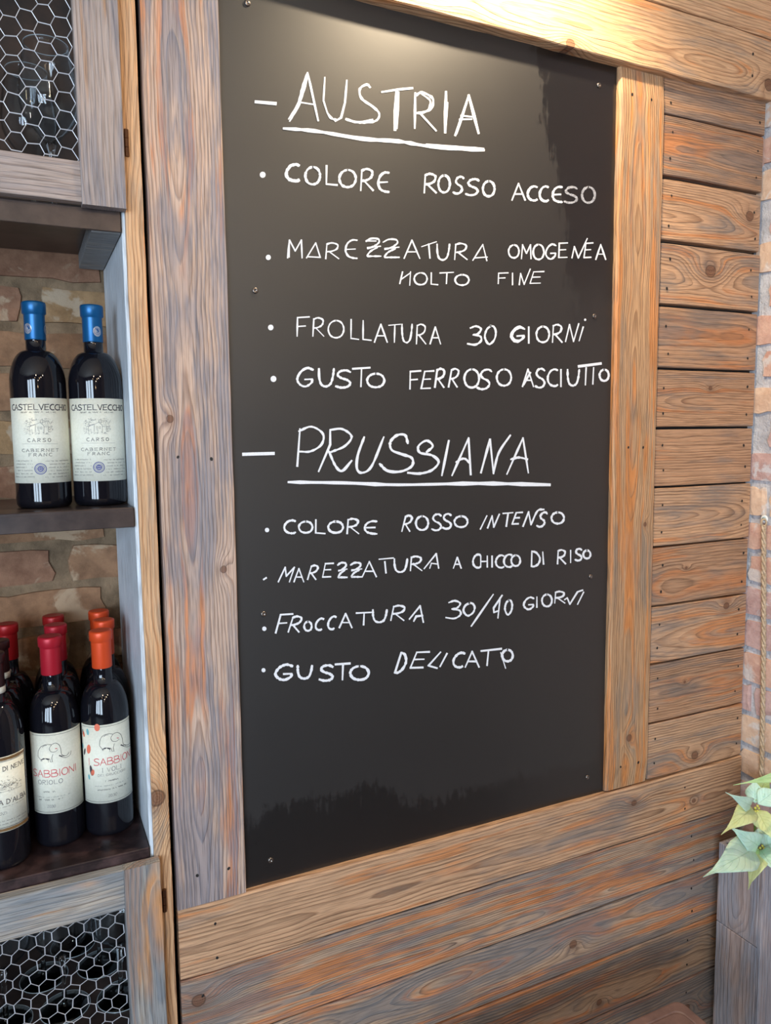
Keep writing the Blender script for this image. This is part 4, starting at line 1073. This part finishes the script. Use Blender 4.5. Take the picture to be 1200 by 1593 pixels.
def leaf(base, tip, width, mi, droop=.1, fold=.18, roll=0.0, prof=(0, .45, .82, 1, .93, .70, .40, .12, 0)):
    b, t = Vector(base), Vector(tip); L = (t - b).length; ax = (t - b) / L
    view = (CAM - (b + t) / 2).normalized(); sd = ax.cross(view).normalized(); nn = sd.cross(ax).normalized()
    if roll: sd = Matrix.Rotation(roll, 3, ax) @ sd; nn = sd.cross(ax).normalized()
    nu, nv = 16, 8; vs, fs, uv = [], [], []
    for i in range(nu + 1):
        u = i / nu; f = u * (len(prof) - 1); k = min(int(f), len(prof) - 2); w = prof[k] + (prof[k + 1] - prof[k]) * (f - k)
        w = (w * .5 + .5 * (prof[max(k - 1, 0)] * 0 + w)) * width / 2
        for j in range(nv + 1):
            v = j / nv * 2 - 1
            ruff = math.sin(u * 17 + v * 2) * .03 * abs(v) * width
            p = b + ax * (u * L) + sd * (w * v) + nn * (math.sin(u * PI) * droop * L + (fold * abs(v) * w) + ruff - (u ** 2) * droop * .4 * L)
            vs.append(p); uv.append((u, (v + 1) / 2))
    for i in range(nu):
        for j in range(nv):
            a = i * (nv + 1) + j; fs.append((a, a + 1, a + nv + 2, a + nv + 1))
    vs = [q - pot.location for q in vs]
    o = mesh_obj('leaf', vs, fs, LM[mi], pot, True)
    ul = o.data.uv_layers.new(name='uv')
    for lp in o.data.loops: ul.data[lp.index].uv = uv[lp.vertex_index]
    sm = o.modifiers.new('thickness', 'SOLIDIFY'); sm.thickness = .0005
    return o
cU, cL = at(1175.3, 1257, -.105), at(1183, 1319, -.108)
def lf(cx, cy, tx, ty, wpx, mi, by=-.105, ty_=-.16, **kw):
    b, t = at(cx, cy, by), at(tx, ty, ty_); k = ((b + t) / 2 - CAM).length / F_PX
    leaf(b, t, wpx * k, mi, **kw)
lf(1168, 1253, 1133.9, 1235, 21, 0, ty_=-.15)
lf(1171, 1257, 1126.3, 1295, 29, 1, ty_=-.17)
lf(1175, 1250, 1175, 1211, 24, 0, by=-.098, ty_=-.085)
lf(1179, 1251, 1212, 1226, 26, 0, ty_=-.12)
lf(1178, 1259, 1203, 1307, 26, 1, ty_=-.165)
lf(1212, 1208, 1154, 1219, 17, 2, by=-.10, ty_=-.15, droop=.22)
lf(1176, 1246, 1196, 1205, 18, 2, by=-.10, ty_=-.07)
lf(1181, 1316, 1137, 1287, 30, 0, by=-.108, ty_=-.14)
lf(1174, 1320, 1099.5, 1361.5, 44, 0, by=-.112, ty_=-.20, droop=.07)
lf(1182, 1322, 1160, 1333, 13, 2, by=-.112, ty_=-.125)
lf(1181, 1324, 1165.6, 1380, 27, 1, by=-.112, ty_=-.18)
lf(1184, 1322, 1206, 1354, 26, 0, by=-.112, ty_=-.18)
lf(1186, 1318, 1218, 1306, 30, 0, by=-.105, ty_=-.15)
lf(1184, 1314, 1194, 1280, 22, 0, by=-.105, ty_=-.10)
lf(1187, 1319, 1222, 1336, 26, 2, by=-.105, ty_=-.13)
vs, fs = [], []
root_ = Vector((1.36, -.085, .53)); tube_geo([root_, (root_ + cL) / 2 + Vector((.004, 0, 0)), cL], .0028, 8, vs, fs)
tube_geo([root_ + Vector((.006, .012, 0)), root_ * .5 + cU * .5 + Vector((.008, .01, 0)), cU], .0026, 8, vs, fs)
mesh_obj('stem', [v - pot.location for v in vs], fs, M['stem'], pot, True)
for c in (cU, cL):
    for k in range(5):
        a = k * 1.3; d = Vector((.006 * math.cos(a), -.004, .006 * math.sin(a)))
        bm = bmesh.new(); bmesh.ops.create_uvsphere(bm, u_segments=8, v_segments=6, radius=.0028); bmesh.ops.translate(bm, verts=bm.verts, vec=c + d - pot.location)
        bm_obj('flower_bud', bm, M['bud'], pot, True)

# ------------------------------------------------------------------ rope on its hook, right-hand brick wall
hk = at(1196, 808, -.040); hx = RW - .012; hkz = hk.z
rp = empty('jute_rope', (hx, -.030, hkz)); tag(rp, 'twisted jute rope hanging down the brick wall behind the poinsettia', 'rope')
vs, fs = [], []
for sidx in range(3):
    path = []
    for i in range(260):
        t = i / 259; a = 2 * PI * sidx / 3 + t * 75; z = -.012 - t * .60
        cx = -.0015 + .004 * math.sin(t * 3.0); cy = -.003 - .020 * t
        path.append((cx + .0026 * math.cos(a), cy + .0026 * math.sin(a), z))
    tube_geo(path, .0029, 6, vs, fs)
mesh_obj('strand', vs, fs, M['rope'], rp, True)
vs, fs = [], []
tube_geo([(-.0015 + .004 * math.sin(a), -.003 - .006 * math.sin(a) * .5, -.008 + .008 * math.cos(a)) for a in [2 * PI * k / 16 for k in range(16)]], .0022, 6, vs, fs, True)
mesh_obj('loop', vs, fs, M['rope'], rp, True)
wh = new_mat('white_plastic', lin((226, 232, 232)), .4); tl = new_mat('teal_plastic', lin((110, 150, 156)), .5)
he = empty('wall_hook', (RW - .0072, -.030, hkz)); tag(he, 'round white hook with grey-teal centre screwed to the brick wall', 'hook')
o = lathe('rosette', [(0, 0), (.0085, 0), (.0085, .002), (.0065, .0034), (.0045, .0028), (0, .0028)], wh, he, 20); o.rotation_euler = (0, -PI / 2, 0)
o = lathe('screw_head', [(0, .0025), (.0036, .0025), (.0036, .0040), (.0026, .0046), (0, .0046)], tl, he, 14); o.rotation_euler = (0, -PI / 2, 0)

# ------------------------------------------------------------------ small bench in the lower corner
bx1, by1, bz = 1.022, -.193, .4215
be = empty('bench', (bx1 - .3, by1 - .17, 0)); tag(be, 'low bench with a smooth reddish-brown top in front of the planks', 'bench')
M['bench'] = noisy('bench_top', (100, 78, 74), (124, 98, 92), 30, .5, .2, .0004)
M['bench_leg'] = noisy('bench_leg', (58, 42, 34), (84, 62, 50), 30, .5, .2, .0006)
bm = bmesh.new()
def rr_loop(x0, x1, y0, y1, r, z, n=6):
    out = []
    for cx, cy, a0 in ((x1 - r, y1 - r, 0), (x0 + r, y1 - r, PI / 2), (x0 + r, y0 + r, PI), (x1 - r, y0 + r, 1.5 * PI)):
        for k in range(n + 1):
            a = a0 + PI / 2 * k / n; out.append(bm.verts.new((cx + r * math.cos(a), cy + r * math.sin(a), z)))
    return out
def prism_stack(loops):
    n = len(loops[0])
    for a, b in zip(loops, loops[1:]):
        for k in range(n): bm.faces.new((a[k], a[(k + 1) % n], b[(k + 1) % n], b[k]))
    bm.faces.new(loops[-1]); bm.faces.new(loops[0][::-1])
X0, X1, Y0, Y1 = -.3, .3, -.17, .17
prism_stack([rr_loop(X0 + i, X1 - i, Y0 + i, Y1 - i, .016, z) for i, z in ((.001, bz - .024), (0, bz - .021), (0, bz - .003), (.0015, bz - .0008), (.004, bz), (.018, bz), (.0205, bz - .0014), (.023, bz))])
bm_obj('seat', bm, M['bench'], be)
for sx in (-1, 1):
    for sy in (-1, 1):
        o = bm_obj('leg', box_bm(sx * .265 - .02, sx * .265 + .02, sy * .135 - .02, sy * .135 + .02, 0.001, bz - .0245, .002), M['bench_leg'], be)
for sy in (-1, 1): bm_obj('apron', box_bm(-.2445, .2445, sy * .135 - .009, sy * .135 + .009, bz - .08, bz - .0245, .001), M['bench_leg'], be)

# ------------------------------------------------------------------ lamps of the room (outside the picture)
M['bulb'] = new_mat('bulb', (1, .8, .5, 1), .4); b_ = M['bulb'].node_tree.nodes['Principled BSDF']
b_.inputs['Emission Color'].default_value = (1, .70, .38, 1); b_.inputs['Emission Strength'].default_value = 90
M['lampmetal'] = new_mat('lamp_metal', (.03, .03, .03, 1), .4, Metallic=.8)
first = None
for i, (x, y, z) in enumerate(((-.25, -1.9, 2.25), (.25, -2.2, 2.1), (.6, -2.6, 2.3), (.05, -2.7, 2.0), (-.5, -2.4, 2.15), (.35, -3.1, 2.2), (-.1, -3.2, 1.85), (.8, -2.0, 2.3))):
    if first is None:
        first = empty('pendant_bulb', (x, y, z)); tag(first, 'bare warm pendant bulb behind the camera', 'lamp', 'pendant bulbs')
        lathe('bulb', [(0, -.05), (.014, -.045), (.022, -.028), (.020, -.012), (.011, .006), (0, .008)], M['bulb'], first, 14)
        lathe('cord', [(0, .005), (.009, .005), (.009, .03), (.002, .035), (.002, .64), (0, .64)], M['lampmetal'], first, 8)
    else:
        c = copy_tree(first); c.location = (x, y, z)
al = empty('accent_lamp', (.76, -.22, 2.475)); tag(al, 'small accent lamp above the chalkboard', 'lamp')
lathe('shade', [(.035, -.02), (.030, .03), (.012, .045), (.0, .046)], M['lampmetal'], al, 20)
box('arm', -.006, .006, .0, .185, .046, .056, M['lampmetal'], al)
